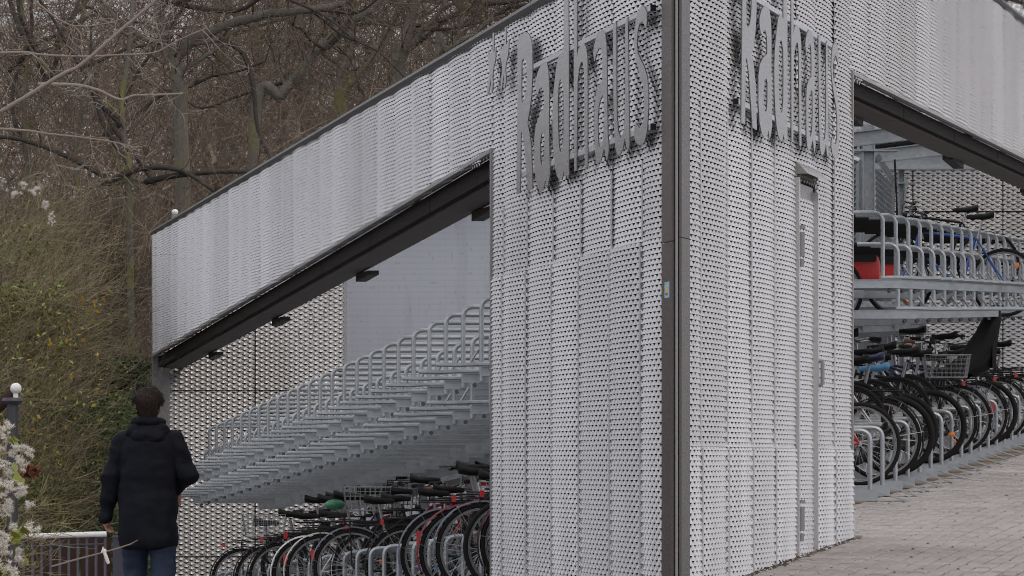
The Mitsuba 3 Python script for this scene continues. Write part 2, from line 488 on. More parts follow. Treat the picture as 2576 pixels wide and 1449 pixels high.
# the dark edge beam and the soffit boards under each fascia, in lengths with joints between
for side, (ta, za, tb, zb), n in (("L", (TOWL + .02, 3.355, 27.45, 2.588), 8), ("R", (TOWR + .02, 3.905, 27.8, 4.25), 8)):
    flat(side, Poly([(ta, za - .014), (tb, zb - .014), (tb, zb + .012), (ta, za + .012)]), -.02, .048, "drip_edge", "m_trim")
    bd = .14 if side == "L" else .115
    for k in range(n):
        a, b = ta + (tb - ta) * k / n + .012, ta + (tb - ta) * (k + 1) / n - .012
        z1, z2 = za + (zb - za) * (a - ta) / (tb - ta), za + (zb - za) * (b - ta) / (tb - ta)
        flat(side, Poly([(a, z1 - bd), (b, z2 - bd), (b, z2 - .012), (a, z1 - .012)]), -.10, .05, "edge_beam", "m_beam")
        v, f = slab(Poly([(a, z1 - bd - .015), (b, z2 - bd - .015), (b, z2 - bd + .005), (a, z1 - bd + .005)]), .24)
        obj("soffit_board", (pt(side, v[:, 0], v[:, 1], -.345 + v[:, 2]), f), "m_soffit", house)
        # lamp box near the joint
        if k % 2 == 0:
            bb = b - .25
            flat(side, Poly([(bb - .7, z2 - bd - .045), (bb, z2 - bd - .075), (bb, z2 - bd - .01), (bb - .7, z2 - bd - .01)]), -.40, .09, "lamp_box", "m_black")

# roof: dark edge ring round a sheet made clear to brighten the inside
rv = np.array([pt("L", .5, 4.0, -.12), pt("L", 27.4, 3.98, -.12), pt("R", 27.7, 5.42, -.12)])
cen = rv.mean(0)


def inset(k):
    return rv * (1 - k) + cen * k


o, i_ = inset(0), inset(.03)
ring = np.vstack([o, i_, o + [0, 0, .09], i_ + [0, 0, .09]])
rf = []
for q in range(3):
    r = (q + 1) % 3
    rf += [[q, r, 3 + r], [q, 3 + r, 3 + q], [6 + q, 9 + r, 6 + r], [6 + q, 9 + q, 9 + r], [q, 6 + r, r], [q, 6 + q, 6 + r]]
obj("roof_edge", (ring, np.array(rf)), "m_soffit", house)
obj("roof_sheet", (i_ + [0, 0, .05], np.array([[0, 1, 2]])), "m_roof_sheet", house)
# steel joists just under the roof sheet
for y in (30, 35, 40, 44.5):
    a = CORNER + DL * (y - CORNER[1]) / DL[1] - NL * .35; b = CORNER + DR * (y - CORNER[1]) / DR[1] - NR * .35
    f_ = (y - 21.05) / 27.03
    z1, z2 = 3.92, 3.88 + 1.4 * f_
    obj("roof_joist", cat([box((0, y - .05, -.16), (1, y + .05, -.15)), box((0, y - .05, -.02), (1, y + .05, -.01)), box((0, y - .006, -.15), (1, y + .006, -.02))]), "m_galv", house)
    k_ = [q for q in scene if q.startswith(house + "__roof_joist")][-1]
    scene[k_]["to_world"] = mi.ScalarTransform4f(np.array([[b[0] - a[0], 0, 0, a[0]], [0, 1, 0, 0], [z2 - z1, 0, 1, z1], [0, 0, 0, 1]]).tolist())

# end wall of the same mesh, seen square on, with a translucent sheet in its middle
BH, BV = .126, .0575


def back_panel(x0, x1, z0, z1, seed, y=BACK_Y):
    r = mesh_cells(box2(x0, z0, x1, z1), x0 + .004, x1 - .004, BH, BV, .016, .004, z0, seed=seed)
    t_, z_, o_, f_ = r
    obj("end_wall_panel", (np.stack([t_, y - o_, z_], -1), f_), "m_sheet", house)


for k, (x, x2) in enumerate(((-4.27, -3.11), (-3.102, -2.015))):
    for z0, z1 in ((-1.4, .16), (.17, 2.165), (2.175, 4.0)):
        back_panel(x, x2, z0, z1, 400 + k)
for k, x in enumerate(np.arange(4.85 - 1.09, 7.0, 1.09)):
    for z0, z1 in ((.4, 1.9), (1.91, 4.33), (4.34, 5.1)):
        back_panel(x, x + 1.085, z0, z1, 420 + k)
obj("translucent_sheet", (np.array([[-2.01, BACK_Y, -.6], [3.72, BACK_Y, -.6], [3.72, BACK_Y, 4.95], [-.22, BACK_Y, 4.5], [-2.01, BACK_Y, 4.2]]), np.array([[0, 1, 2], [0, 2, 3], [0, 3, 4]])), "m_poly", house)
obj("sheet_edge", box((-2.03, BACK_Y - .03, -1.4), (-1.995, BACK_Y + .03, 4.0)), "m_joint", house)

obj("dark_backing", box((-4.3, BACK_Y + .06, -1.6), (-2.02, BACK_Y + .08, 4.0)), "m_backing", house)  # added dark sheets that keep bright sky from showing through the slits
obj("dark_backing", box((3.74, BACK_Y + .06, .2), (7.6, BACK_Y + .08, 5.05)), "m_backing", house)

# ------------------------------------------------------------------ door in the right-hand tower front
d0, d1, dz0, dz1 = DOOR
zb = .62


def door_part(name, poly, off, th, m):
    flat("R", poly, off, th, name, m, house + "__door")


obj("door", (pt("R", *(np.array([[d0, zb], [d1, zb], [d1, dz1 - .05], [d0, dz1 - .05]]).T), -.05), np.array([[0, 1, 2], [0, 2, 3]])), "m_backing", house)
labels[house + "__door"] = {"label": "narrow flush service door clad in the same metal mesh"}
dp = box2(d0 + .05, zb + .04, d1 - .06, dz1 - .11)
r_ = mesh_cells(dp, d0 + .05, d1 - .06, HP, VP_, .014, .010, zb, seed=77, lift=-.012)
obj("mesh_panel", (pt("R", r_[0], r_[1], r_[2]), r_[3]), "m_sheet", house + "__door")
door_part("shadow_gap", box2(d0 + .012, .5, d0 + .050, dz1 - .02), -.02, .018, "m_backing")
door_part("shadow_gap", box2(d1 - .034, zb, d1 + .012, dz1 - .02), -.02, .018, "m_backing")
door_part("top_plate", box2(d0 + .018, dz1 - .11, d1 - .03, dz1 - .02), -.02, .01, "m_trim")
door_part("frame", box2(d0 - .030, .45, d0 + .012, dz1), -.04, .070, "m_joint")
door_part("frame", box2(d1 - .062, zb + .05, d1 - .034, dz1 - .05), -.03, .056, "m_joint")
door_part("frame", box2(d1 + .012, zb + .1, d1 + .022, dz1 - .02), -.06, .062, "m_joint")
obj("drip_cap", (pt("R", *(np.array([[d0 - .03, dz1 + .02], [d1 + .06, dz1 + .02], [d1 + .06, dz1 + .10], [d0 - .03, dz1 + .10]]).T), np.array([.085, .085, .01, .01])), np.array([[0, 1, 2], [0, 2, 3]])), "m_trim", house)
v = pt("R", *(np.array([[d0 - .03, dz1 + .02], [d0 - .03, dz1 + .10], [d0 - .03, dz1 + .02]]).T), np.array([.085, .01, .0]))
obj("drip_cap", (v, np.array([[0, 1, 2]])), "m_trim", house)
for hz in (1.3 + 550 / 408, 1.3 - 142 / 408):
    c = pt("R", d0 + .02, hz, .035)
    hk = obj("hinge", cat([tube([c + [0, 0, -.075], c + [0, 0, .075]], .022, 10), tube([c + [0, 0, -.14], c + [0, 0, -.09]], .018, 10), tube([c + [0, 0, .095], c + [0, 0, .115]], .026, 10)]), "m_hinge", house + "__door", 40)
    obj("leaf", (pt("R", *(np.array([[d0 + .03, hz - .05], [d0 + .09, hz - .035], [d0 + .09, hz + .04], [d0 + .03, hz + .075]]).T), .030), np.array([[0, 1, 2], [0, 2, 3]])), "m_hinge", house + "__door")
hz = 1.3 + 223 / 397.
flat("R", box2(d1 - .055, hz - .12, d1 + .005, hz + .125), .012, .010, "lock_plate", "m_trim", house + "__door")
c0, c1 = pt("R", d1 - .03, hz - .07, .05), pt("R", d1 - .03, hz + .08, .05)
obj("handle", cat([tube([c0, c1], .013, 8), tube([c1, c1 - np.array([*NR, 0]) * .05], .011, 8), tube([c0, c0 - np.array([*NR, 0]) * .05], .011, 8)]), "m_trim", house + "__door", 40)

# ------------------------------------------------------------------ small sticker on the corner pillar
zs = 1.3 + (1163 - 728) / 474.
st = thing("sticker", "small blue sticker with a yellow and red motif on the dark corner pillar", "sticker")
flat("L", sg.box(.045, zs - .042, .155, zs + .042), .0285, .0012, "paper", "m_sticker", st)
flat("L", sg.Point(0, 0).buffer(1, 12).__class__([(.072, zs - .016), (.128, zs - .016), (.12, zs + .006), (.11, zs + .026), (.09, zs + .026), (.08, zs + .006)]), .0305, .0008, "print", "m_yellow", st)
flat("L", Poly([(.078, zs - .030), (.122, zs - .030), (.13, zs - .016), (.07, zs - .016)]), .0305, .0008, "print", "m_red", st)

# ------------------------------------------------------------------ the two signs: the cut-out letters stand off the mesh on two rails
OFF = .07
LETTERS = [
    ("S", [[(4.055,3.979),(3.921,3.983),(3.766,3.978),(3.679,3.956),(3.622,3.916),(3.583,3.836),(3.579,3.685),(3.609,3.570),(3.661,3.490),(3.714,3.435),(3.736,3.408),(3.679,3.352),(3.613,3.250),(3.570,2.986),(3.722,2.990),(3.775,3.119),(3.846,3.285),(3.903,3.354),(3.934,3.373),(3.952,3.345),(3.957,3.174),(3.975,2.992),(4.100,2.989),(4.069,3.526)]], [[[(3.921,3.811),(3.877,3.821),(3.810,3.815),(3.766,3.792),(3.749,3.701),(3.775,3.619),(3.828,3.564),(3.890,3.549),(3.925,3.563),(3.930,3.684)]]]),
    ("S", [[(3.187,3.734),(3.292,3.732),(3.398,3.701),(3.475,3.650),(3.484,3.609),(3.432,3.549),(3.356,3.587),(3.279,3.590),(3.225,3.561),(3.208,3.508),(3.216,3.459),(3.356,3.422),(3.475,3.373),(3.518,3.301),(3.518,3.142),(3.475,3.038),(3.398,2.979),(3.313,2.962),(3.229,2.976),(3.166,3.017),(3.124,2.960),(3.070,3.002),(3.032,3.049),(3.053,3.190),(3.062,3.355),(3.053,3.560),(3.078,3.670),(3.124,3.720)]], [[[(3.292,3.304),(3.229,3.310),(3.199,3.284),(3.204,3.177),(3.237,3.121),(3.292,3.113),(3.330,3.153),(3.334,3.253)]]]),
    ("S", [[(2.621,4.083),(2.486,4.081),(2.470,3.788),(2.470,2.996),(2.581,2.999),(2.613,3.035),(2.673,2.982),(2.754,2.988),(2.823,3.017),(2.876,3.070),(2.917,3.139),(2.950,3.264),(2.958,3.404),(2.929,3.524),(2.876,3.618),(2.815,3.702),(2.754,3.736),(2.673,3.736),(2.621,3.715)]], [[[(2.734,3.584),(2.685,3.582),(2.629,3.529),(2.621,3.399),(2.629,3.238),(2.661,3.168),(2.714,3.148),(2.754,3.179),(2.786,3.292),(2.795,3.447),(2.774,3.543)]]]),
    ("S", [[(2.329,4.078),(2.239,4.076),(2.239,3.660),(2.200,3.712),(2.123,3.732),(2.047,3.732),(1.982,3.702),(1.944,3.639),(1.937,3.418),(1.937,3.006),(2.009,3.008),(2.016,3.086),(2.028,3.347),(2.039,3.569),(2.073,3.626),(2.123,3.629),(2.181,3.591),(2.220,3.523),(2.231,3.365),(2.239,3.207),(2.251,3.009),(2.317,3.007),(2.325,3.293)]], []),
    ("S", [[(1.543,3.753),(1.634,3.751),(1.708,3.724),(1.764,3.683),(1.783,3.642),(1.749,3.591),(1.705,3.630),(1.634,3.661),(1.579,3.660),(1.550,3.638),(1.535,3.552),(1.543,3.467),(1.634,3.445),(1.719,3.398),(1.745,3.323),(1.745,3.167),(1.734,3.073),(1.697,3.015),(1.653,3.003),(1.579,3.014),(1.488,3.081),(1.416,2.998),(1.362,3.059),(1.390,3.138),(1.412,3.371),(1.416,3.563),(1.426,3.664),(1.470,3.730)]], [[[(1.535,3.383),(1.506,3.378),(1.492,3.331),(1.492,3.224),(1.514,3.133),(1.579,3.088),(1.634,3.102),(1.653,3.159),(1.660,3.253),(1.634,3.329),(1.590,3.363)]]]),
    ("S", [[(1.254,3.753),(1.176,3.763),(1.166,3.690),(1.166,3.424),(1.155,3.233),(1.120,3.147),(1.060,3.104),(0.990,3.121),(0.955,3.179),(0.938,3.403),(0.942,3.629),(0.938,3.726),(0.876,3.757),(0.862,3.621),(0.852,3.320),(0.835,3.094),(0.828,3.048),(0.876,3.007),(0.921,3.055),(0.945,3.095),(1.001,3.039),(1.078,3.007),(1.148,3.016),(1.194,3.062),(1.226,3.163),(1.244,3.355),(1.254,3.585)]], []),
    ("S", [[(0.514,3.780),(0.580,3.769),(0.658,3.733),(0.705,3.664),(0.722,3.598),(0.698,3.536),(0.648,3.472),(0.580,3.414),(0.504,3.355),(0.470,3.285),(0.464,3.211),(0.480,3.153),(0.530,3.121),(0.580,3.117),(0.624,3.132),(0.671,3.155),(0.705,3.135),(0.715,3.091),(0.681,3.051),(0.614,3.030),(0.547,3.020),(0.464,3.034),(0.397,3.088),(0.365,3.202),(0.365,3.312),(0.397,3.381),(0.464,3.439),(0.547,3.484),(0.624,3.529),(0.648,3.591),(0.624,3.655),(0.580,3.687),(0.514,3.691),(0.464,3.667),(0.414,3.640),(0.404,3.683),(0.404,3.727),(0.447,3.758)]], []),
]
FORKS = [
    [[(4.912,4.094),(4.858,4.091),(4.865,4.018),(4.873,3.969),(4.846,3.969),(4.827,3.994),(4.796,3.993),(4.804,3.927),(4.827,3.894),(4.873,3.870),(4.892,3.840),(4.912,3.810),(4.896,3.765),(4.931,3.705),(4.974,3.707),(4.958,3.771),(4.981,3.801),(5.012,3.755),(5.067,3.708),(5.118,3.710),(5.090,3.784),(5.028,3.828),(5.020,3.863),(5.051,3.894),(5.086,3.927),(5.086,3.991),(5.059,3.994),(5.044,3.967),(4.966,3.972),(4.919,3.974)]],
    [[(4.486,4.084),(4.434,4.081),(4.438,4.023),(4.449,3.974),(4.412,3.968),(4.382,3.989),(4.345,3.988),(4.353,3.937),(4.382,3.892),(4.427,3.861),(4.457,3.836),(4.468,3.806),(4.442,3.765),(4.449,3.738),(4.486,3.695),(4.528,3.697),(4.501,3.756),(4.528,3.791),(4.546,3.761),(4.591,3.702),(4.637,3.704),(4.618,3.767),(4.580,3.820),(4.584,3.856),(4.614,3.887),(4.648,3.918),(4.652,3.975),(4.622,3.980),(4.606,3.956),(4.531,3.963),(4.490,3.978)]],
]


def rounded(p, holes=()):
    q = Poly(p, holes)
    if not q.is_valid:
        q = q.buffer(0)
    return q.buffer(.006).buffer(-.012).buffer(.006).simplify(.0008)


lt = [rounded(a[0], [h[0] for h in b]) for _, a, b in LETTERS]
fk = [Poly(f[0]).buffer(0) for f in FORKS]
tl = max(g.bounds[2] for g in lt); tr_ = min(g.bounds[0] for g in lt)


def sign(side, name, label, place):
    s = thing(name, label, "sign", "metal letter signs on the two tower fronts")
    for g in lt:
        flat(side, place(g), OFF - .006, .006, "letter", "m_letter", s)
    for g in fk:
        flat(side, place(g), OFF - .006, .006, "fork_emblem", "m_letter", s)
    return s


from shapely import affinity
sl = sign("L", "letter_sign", "brushed metal sign reading Radhaus with two forks on the left-hand tower front", lambda g: g)
# on the right-hand front the word starts near the corner and runs away from the pillar
R0 = [(1.462,3.238)][0][0]
R1 = [(4.851,3.213)][0][0]
ZSH = [(1.502,3.219)][0][1] - [(4.100,2.989)][0][1]
kx = (R1 - R0) / (tl - tr_)
sr = sign("R", "letter_sign", "brushed metal sign reading Radhaus on the right-hand tower front beside the door", lambda g: affinity.affine_transform(g, [-kx, 0, 0, 1, R0 + tl * kx, ZSH]))
for side, s, (ta, tb), zs_ in (("L", sl, (tr_ - .02, tl - .05), (3.745, 3.105)), ("R", sr, (R0 - .05, R1 - .05), (3.745 + ZSH, 3.105 + ZSH))):
    for z in zs_:
        flat(side, box2(ta, z - .015, tb, z + .015), OFF - .034, .028, "rail", "m_galv", s)
        e = ta if side == "L" else ta
        flat(side, box2(e - .010, z - .017, e + .002, z + .017), OFF - .036, .03, "end_cap", "m_black", s)
        for q in np.linspace(ta + .35, tb - .25, 4):
            flat(side, box2(q - .015, z - .015, q + .015, z + .015), -.03, OFF - .006, "bracket", "m_black", s)
fa, fb = fk[0].bounds[0] + .05, fk[1].bounds[2] - .05
for s, f_ in ((sl, lambda t: t), (sr, lambda t: R0 + (tl - t) * kx)):
    a, b = sorted((f_(fa - .1), f_(fb + .08)))
    zz = 3.80 + (0 if s == sl else ZSH)
    if s == sl:
        flat("L", box2(a, zz - .015, b, zz + .015), OFF - .034, .028, "rail", "m_galv", s)
        flat("L", box2(a - .01, zz - .017, a + .002, zz + .017), OFF - .036, .03, "end_cap", "m_black", s)

# ------------------------------------------------------------------ steelwork inside: columns, partition, the wall between the two levels
def zr_(y):
    return z_right(y)


for x, y, w in [(3.934,44.000,2.457)][0:1] and [(3.90, 43.5, .135), (4.62, 47.2, .07)]:
    k_ = obj("steel_column", cat([box((x - w / 2, y - .07, .9), (x - w / 2 + .012, y + .07, 5.0)), box((x + w / 2 - .012, y - .07, .9), (x + w / 2, y + .07, 5.0)), box((x - w / 2, y - .006, .9), (x + w / 2, y + .006, 5.0))]), "m_galv", house)
# head plates and the girder that the columns carry
obj("head_plate", cat([box((3.72, 43.4, 4.70), (4.22, 43.6, 4.715)), box((3.78, 43.44, 4.715), (3.80, 43.56, 4.95))]), "m_galv", house)
obj("girder", cat([box((3.9, 46.9, 4.98), (6.4, 47.1, 5.0)), box((3.9, 46.99, 4.78), (6.4, 47.01, 4.98)), box((3.9, 46.9, 4.76), (6.4, 47.1, 4.78))]), "m_galv", house)
obj("head_plate", box((4.42, 47.05, 4.60), (4.78, 47.25, 4.615)), "m_galv", house)
# perforated partition sheets between the columns, with slanting heads
for pa, pb, za, zb_ in (((3.45, 43.9), (3.83, 43.9), 4.75, 4.62), ((4.02, 44.0), (4.45, 46.6), 4.72, 4.62)):
    a, b = np.array(pa), np.array(pb)
    d = (b - a) / np.linalg.norm(b - a); L_ = np.linalg.norm(b - a)
    n_ = np.array([d[1], -d[0]])
    rows = 40
    V_, F_ = [], []
    for i in range(rows):
        z0 = 2.2 + i * .064
        for q, (u0, u1) in enumerate(((0, L_),)):
            top0, top1 = za - .03, zb_ - .03
            if z0 + .064 > min(top0, top1):
                continue
            P = [[*(a + d * u0), z0], [*(a + d * u1), z0], [*(a + d * u1 + n_ * .012), z0 + .045], [*(a + d * u0 + n_ * .012), z0 + .045], [*(a + d * u1), z0 + .064], [*(a + d * u0), z0 + .064]]
            k0 = len(V_); V_ += P; F_ += [[k0, k0 + 1, k0 + 2], [k0, k0 + 2, k0 + 3], [k0 + 3, k0 + 2, k0 + 4], [k0 + 3, k0 + 4, k0 + 5]]
    obj("partition_sheet", (np.array(V_), np.array(F_)), "m_perf", house)
    obj("partition_frame", cat([tube([[*a, za], [*b, zb_]], .045, 4), tube([[*b, 1.2], [*b, zb_ + .02]], .04, 4)]), "m_galv", house)
obj("cable", tube([[4.28, 43.3, 3.2], [4.20, 43.3, 3.9], [4.17, 43.3, 4.6]], .012, 5), "m_black", house)
obj("cable", tube([[4.47, 46.2, 3.1], [4.52, 46.2, 3.9], [4.585, 46.2, 4.6]], .016, 5), "m_galv", house)

# low wall of grey boards that holds the upper level back
for k in range(14):
    y0, y1 = 29.5 + k * 1.3, 29.5 + (k + 1) * 1.3 - .015
    x0, x1 = .62 + .034 * (y0 - 21), .62 + .034 * (y1 - 21)
    v = np.array([[x0 + .75, y0, z_left(0, y0) - .5], [x1 + .75, y1, z_left(0, y1) - .5], [x1 + .75, y1, z_left(0, y1) + 1.32], [x0 + .75, y0, z_left(0, y0) + 1.32]])
    obj("level_wall_board", (np.vstack([v, v + [.05, 0, 0]]), np.array([[0, 1, 2], [0, 2, 3], [4, 6, 5], [4, 7, 6], [3, 2, 6], [3, 6, 7], [0, 3, 7], [0, 7, 4]])), "m_inner", house)

# ------------------------------------------------------------------ two-tier racks
TRAY_LEN = 1.75


def tray_parts(black):
    ch = cat([box((-.14, -.058, -.074), (TRAY_LEN, -.05, -.012)), box((-.14, .05, -.074), (TRAY_LEN, .058, -.012)), box((-.14, -.066, -.080), (TRAY_LEN, .066, -.074)), box((.14, -.064, -.06), (TRAY_LEN, -.058, -.045)),
              box((-.14, -.088, -.014), (TRAY_LEN, -.05, -.010)), box((-.14, .05, -.014), (TRAY_LEN, .068, -.010)), box((-.144, -.05, -.07), (-.14, .05, -.02))])
    h = np.array([[.02, -.035, .005], [-.17, -.035, .006], [-.30, -.032, .0], [-.43, -.03, .002], [-.455, -.02, .003], [-.455, .02, .003], [-.43, .03, .002], [-.30, .032, .0], [-.17, .035, .006], [.02, .035, .005]])
    handle = tube(h, .0155, 7)
    hoop = tube(np.vstack([bend([[0, -.075, -.07], [0, -.075, .54], [1.15, -.075, .54]], .085, 5)]), .0175, 8)
    _ = tube(bend([[-.035, -.075, -.105], [.0, -.075, -.085], [.0, -.075, .54], [1.15, -.075, .54]], .03, 2), .0175, 8)
    stay = cat([tube([[-.22, -.03, .012], [-.16, -.03, .11]], .009, 4), tube([[-.22, .03, .012], [-.16, -.03, .11]], .006, 4)])
    roller = tube([[-.05, -.085, -.098], [-.05, .06, -.098]], .016, 8)
    plate = cat([box((.62, -.075, -.15), (.92, -.07, -.08)), box((.62, .07, -.15), (.92, .075, -.08)), tube([[.72, -.09, -.09], [.72, -.05, -.09]], .018, 8), tube([[.84, -.09, -.1], [.84, -.05, -.1]], .012, 8)])
    out = [("channel", ch, "m_galv", False), ("handle", handle, "m_galv", 40), ("hoop", hoop, "m_galv", 40), ("stay", stay, "m_rim", False), ("roller", roller, "m_dark_steel", 40), ("bracket", plate, "m_galv", False)]
    if black:
        out.append(("rubber_sleeve", tube([[.34, -.075, .532], [1.16, -.075, .532]], .026, 8), "m_rubber", 40))  # darker, thicker length along the top bar of the hoop
    return [(n, mikit.ply(m, mm, sm)) for n, m, mm, sm in out]


def floor_parts():
    ch = cat([box((-.05, -.06, .02), (1.5, -.055, .10)), box((-.05, .055, .02), (1.5, .06, .10)), box((-.05, -.06, .015), (1.5, .06, .02))])
    hoop = cat([tube(bend([[.0, -.07, .03], [.0, -.07, .57], [.9, -.07, .57]], .09, 5), .019, 8), tube([[.62, .07, .03], [.48, -.05, .56]], .017, 8)])
    ramp = (np.array([[-.05, -.06, .095], [-.05, .06, .095], [-.30, .045, .012], [-.30, -.045, .012], [-.05, -.06, .08], [-.05, .06, .08], [-.30, .045, .0], [-.30, -.045, .0]]), np.array([[0, 1, 2], [0, 2, 3], [4, 6, 5], [4, 7, 6], [0, 3, 7], [0, 7, 4], [1, 5, 6], [1, 6, 2]]))
    return [(n, mikit.ply(m, "m_galv", sm)) for n, m, sm in (("channel", ch, False), ("hoop", hoop, 40), ("ramp", ramp, False))]


TP, TPB, FP = tray_parts(False), tray_parts(True), floor_parts()


def rack(side, label, ys_high, y0, y1):
    r = thing("bicycle_rack", label, "bicycle rack", "two-tier bicycle racks of the parking house")
    ang = 0.0 if side == "L" else 180.0
    n = int((y1 - y0) / ys_high) + 1
    for k in range(2 * n):
        y = y0 + k * ys_high / 2
        x = 5.4705 - .1948 * y if side == "L" else .2212 * y - 4.1242
        g = z_left(0, y) if side == "L" else z_right(y)
        low = k % 2
        z = g + (1.735 if side == "L" else 1.78) - (.25 if low else 0)
        if low and side == "R":
            x += .07
        M = T().translate([float(x), float(y), float(z)]).rotate([0, 0, 1], ang)
        p = numbered(r + "__upper_tray")
        for nme, d in (TPB if side == "R" else TP):
            obj(nme, {**d, "to_world": M}, None, p)
        if k == 0 and side == "R":
            for yy in (31.5,):
                p = numbered(r + "__floor_tray")
                for nme, d in FP:
                    obj(nme, {**d, "to_world": T().translate([.2212 * yy - 4.1242, yy, float(z_right(yy))]).rotate([0, 0, 1], 180)}, None, p)
        if low:
            continue
        M = T().translate([float(x), float(y + .05), float(g)]).rotate([0, 0, 1], ang)
        p = numbered(r + "__floor_tray")
        for nme, d in FP:
            obj(nme, {**d, "to_world": M}, None, p)
    sgn = 1 if side == "L" else -1
    for off, dz in ((1.3, -.16), (1.3, -.42)):
        pa = [(5.4705 - .1948 * y if side == "L" else .2212 * y - 4.1242) + sgn * off for y in (y0, y1)]
        za = [(z_left(0, y) if side == "L" else z_right(y)) + 1.76 + dz - .05 for y in (y0, y1)]
        v, f = tube([[pa[0], y0, za[0]], [pa[1], y1, za[1]]], .06, 4)
        obj("long_beam", (v, f), "m_galv", r)
    for y in np.arange(y0 + .4, y1, 2.6):
        x = (5.4705 - .1948 * y if side == "L" else .2212 * y - 4.1242) + sgn * 1.3
        g = float(z_left(0, y) if side == "L" else z_right(y))
        obj("post", box((x - .04, y - .04, g), (x + .04, y + .04, g + 1.6)), "m_galv", r)
    return r


rl = rack("L", "galvanised two-tier bicycle rack with empty upper trays in the left-hand opening", .733, 28.5, 46.6)
rr_ = rack("R", "galvanised two-tier bicycle rack stepping up the slope in the right-hand opening", .85, 32.3, 46.2)
for k, y in enumerate(np.arange(31.3, 40, .733)):
    x = 5.4705 - .1948 * y + 1.62
    g = float(z_left(0, y))
    obj("red_end_stop", box((x - .02, y - .05, g + 1.25), (x + .09, y + .05, g + 1.295)), "m_red", rl)

# ------------------------------------------------------------------ bicycles
R_W = .345


def tubes(lst, sides=7):
    return cat([tube(p, r, sides) for p, r in lst])


def wheel_parts():
    th = np.arange(28) * 2 * np.pi / 28
    sp = []
    for k, a in enumerate(th):
        y = .03 if k % 2 else -.03
        b = a + (.35 if (k // 2) % 2 else -.35)
        sp.append([.022 * math.cos(b), y, .022 * math.sin(b), .0016, .315 * math.cos(a), 0, .315 * math.sin(a), .0016])
    hub = cat([tube([[0, -.045, 0], [0, .045, 0]], .022, 10), tube([[0, -.07, 0], [0, .07, 0]], .006, 6)])
    return dict(tyre=mikit.ply(torus(R_W - .019, .0195, 48, 8), "m_tyre", True), fat=mikit.ply(torus(R_W - .026, .028, 48, 8), "m_tyre", True),
                rim=mikit.ply(cat([torus(R_W - .037, .0085, 48, 6), torus(R_W - .048, .005, 48, 5)]), "m_rim", True), black_rim=mikit.ply(torus(R_W - .04, .010, 48, 6), "m_black", True),
                spokes=mikit.ply(segs_mesh(sp, 3), "m_chrome"), hub=mikit.ply(hub, "m_chrome", 40),
                reflector=mikit.ply(cat([ball((.19, .012, .10), .034, 1, (1, .25, .6))]), "m_orange"))


WP = wheel_parts()
A_R, A_F, BB = np.array([0, 0, R_W]), np.array([1.06, 0, R_W]), np.array([.435, 0, .285])
ST, HB, HT = np.array([.285, 0, .79]), np.array([.885, 0, .70]), np.array([.845, 0, .86])


def off(p, y):
    return [p[0], y, p[2]]


def frames():
    back = [([off(A_R, .06), off(BB, .035)], .010), ([off(A_R, -.06), off(BB, -.035)], .010), ([off(A_R, .06), off(ST, .03)], .008), ([off(A_R, -.06), off(ST, -.03)], .008), ([BB, ST], .016), ([HB, HT], .019)]
    fork = []
    for y in (-.05, .05):
        fork.append((bend([off(A_F, y), [.945, y, .55], off(HB, y * .7)], .1, 4), .011))
    fork.append(([off(HB, -.04), off(HB, .04)], .013))
    dia = back + [([ST * .97 + HT * .03, HT], .015), ([BB, HB], .018)]
    step = back + [(bend([ST * .45 + BB * .55, [.60, 0, .46], HB], .15, 5), .017), (bend([BB, [.62, 0, .36], HB + [0, 0, -.03]], .15, 5), .017)]
    mix_ = back + [([ST * .75 + BB * .25, HT], .014), ([BB, HB], .018)]
    out = {}
    for n, l in (("diamond", dia), ("step", step), ("mixte", mix_)):
        out[n] = mikit.ply(tubes(l, 8), "m_black", 40)
    return out, mikit.ply(tubes(fork, 7), "m_black", 40)


FRAMES, FORK = frames()


def arc_strip(R, w, a0, a1, n=22, c=(0, 0, R_W)):
    v = []
    for k in range(n + 1):
        a = a0 + (a1 - a0) * k / n
        for y, d in ((-w, -.008), (-w * .6, .004), (w * .6, .004), (w, -.008)):
            v.append([c[0] + (R + d) * math.cos(a), y, c[2] + (R + d) * math.sin(a)])
    f = []
    for k in range(n):
        for j in range(3):
            a = k * 4 + j
            f += [[a, a + 1, a + 5], [a, a + 5, a + 4]]
    return np.array(v), np.array(f)


def saddle_mesh(wide):
    xs_ = np.linspace(0, 1, 12); v = []; m = 12
    for t_ in xs_:
        w = .012 + wide * (1 - sstep(.05, .75, t_)) ** .8 * (1 if t_ > .06 else .75) + .012 * (1 - t_)
        h = .022 + .02 * (1 - t_)
        zc = .018 * (1 - sstep(0, .35, t_)) - .006 * t_
        for j in range(m):
            a = j * 2 * np.pi / m
            v.append([.27 * t_ - .11, w * math.cos(a), zc + h * math.sin(a) * (1 if math.sin(a) > 0 else .9)])
    n = len(xs_); f = []
    for i in range(n - 1):
        for j in range(m):
            a, b = i * m + j, i * m + (j + 1) % m
            f += [[a, b, b + m], [a, b + m, a + m]]
    v += [[-.115, 0, .01], [.165, 0, 0]]
    for j in range(m):
        f += [[n * m, (j + 1) % m, j], [n * m + 1, (n - 1) * m + j, (n - 1) * m + (j + 1) % m]]
    return np.array(v), np.array(f)


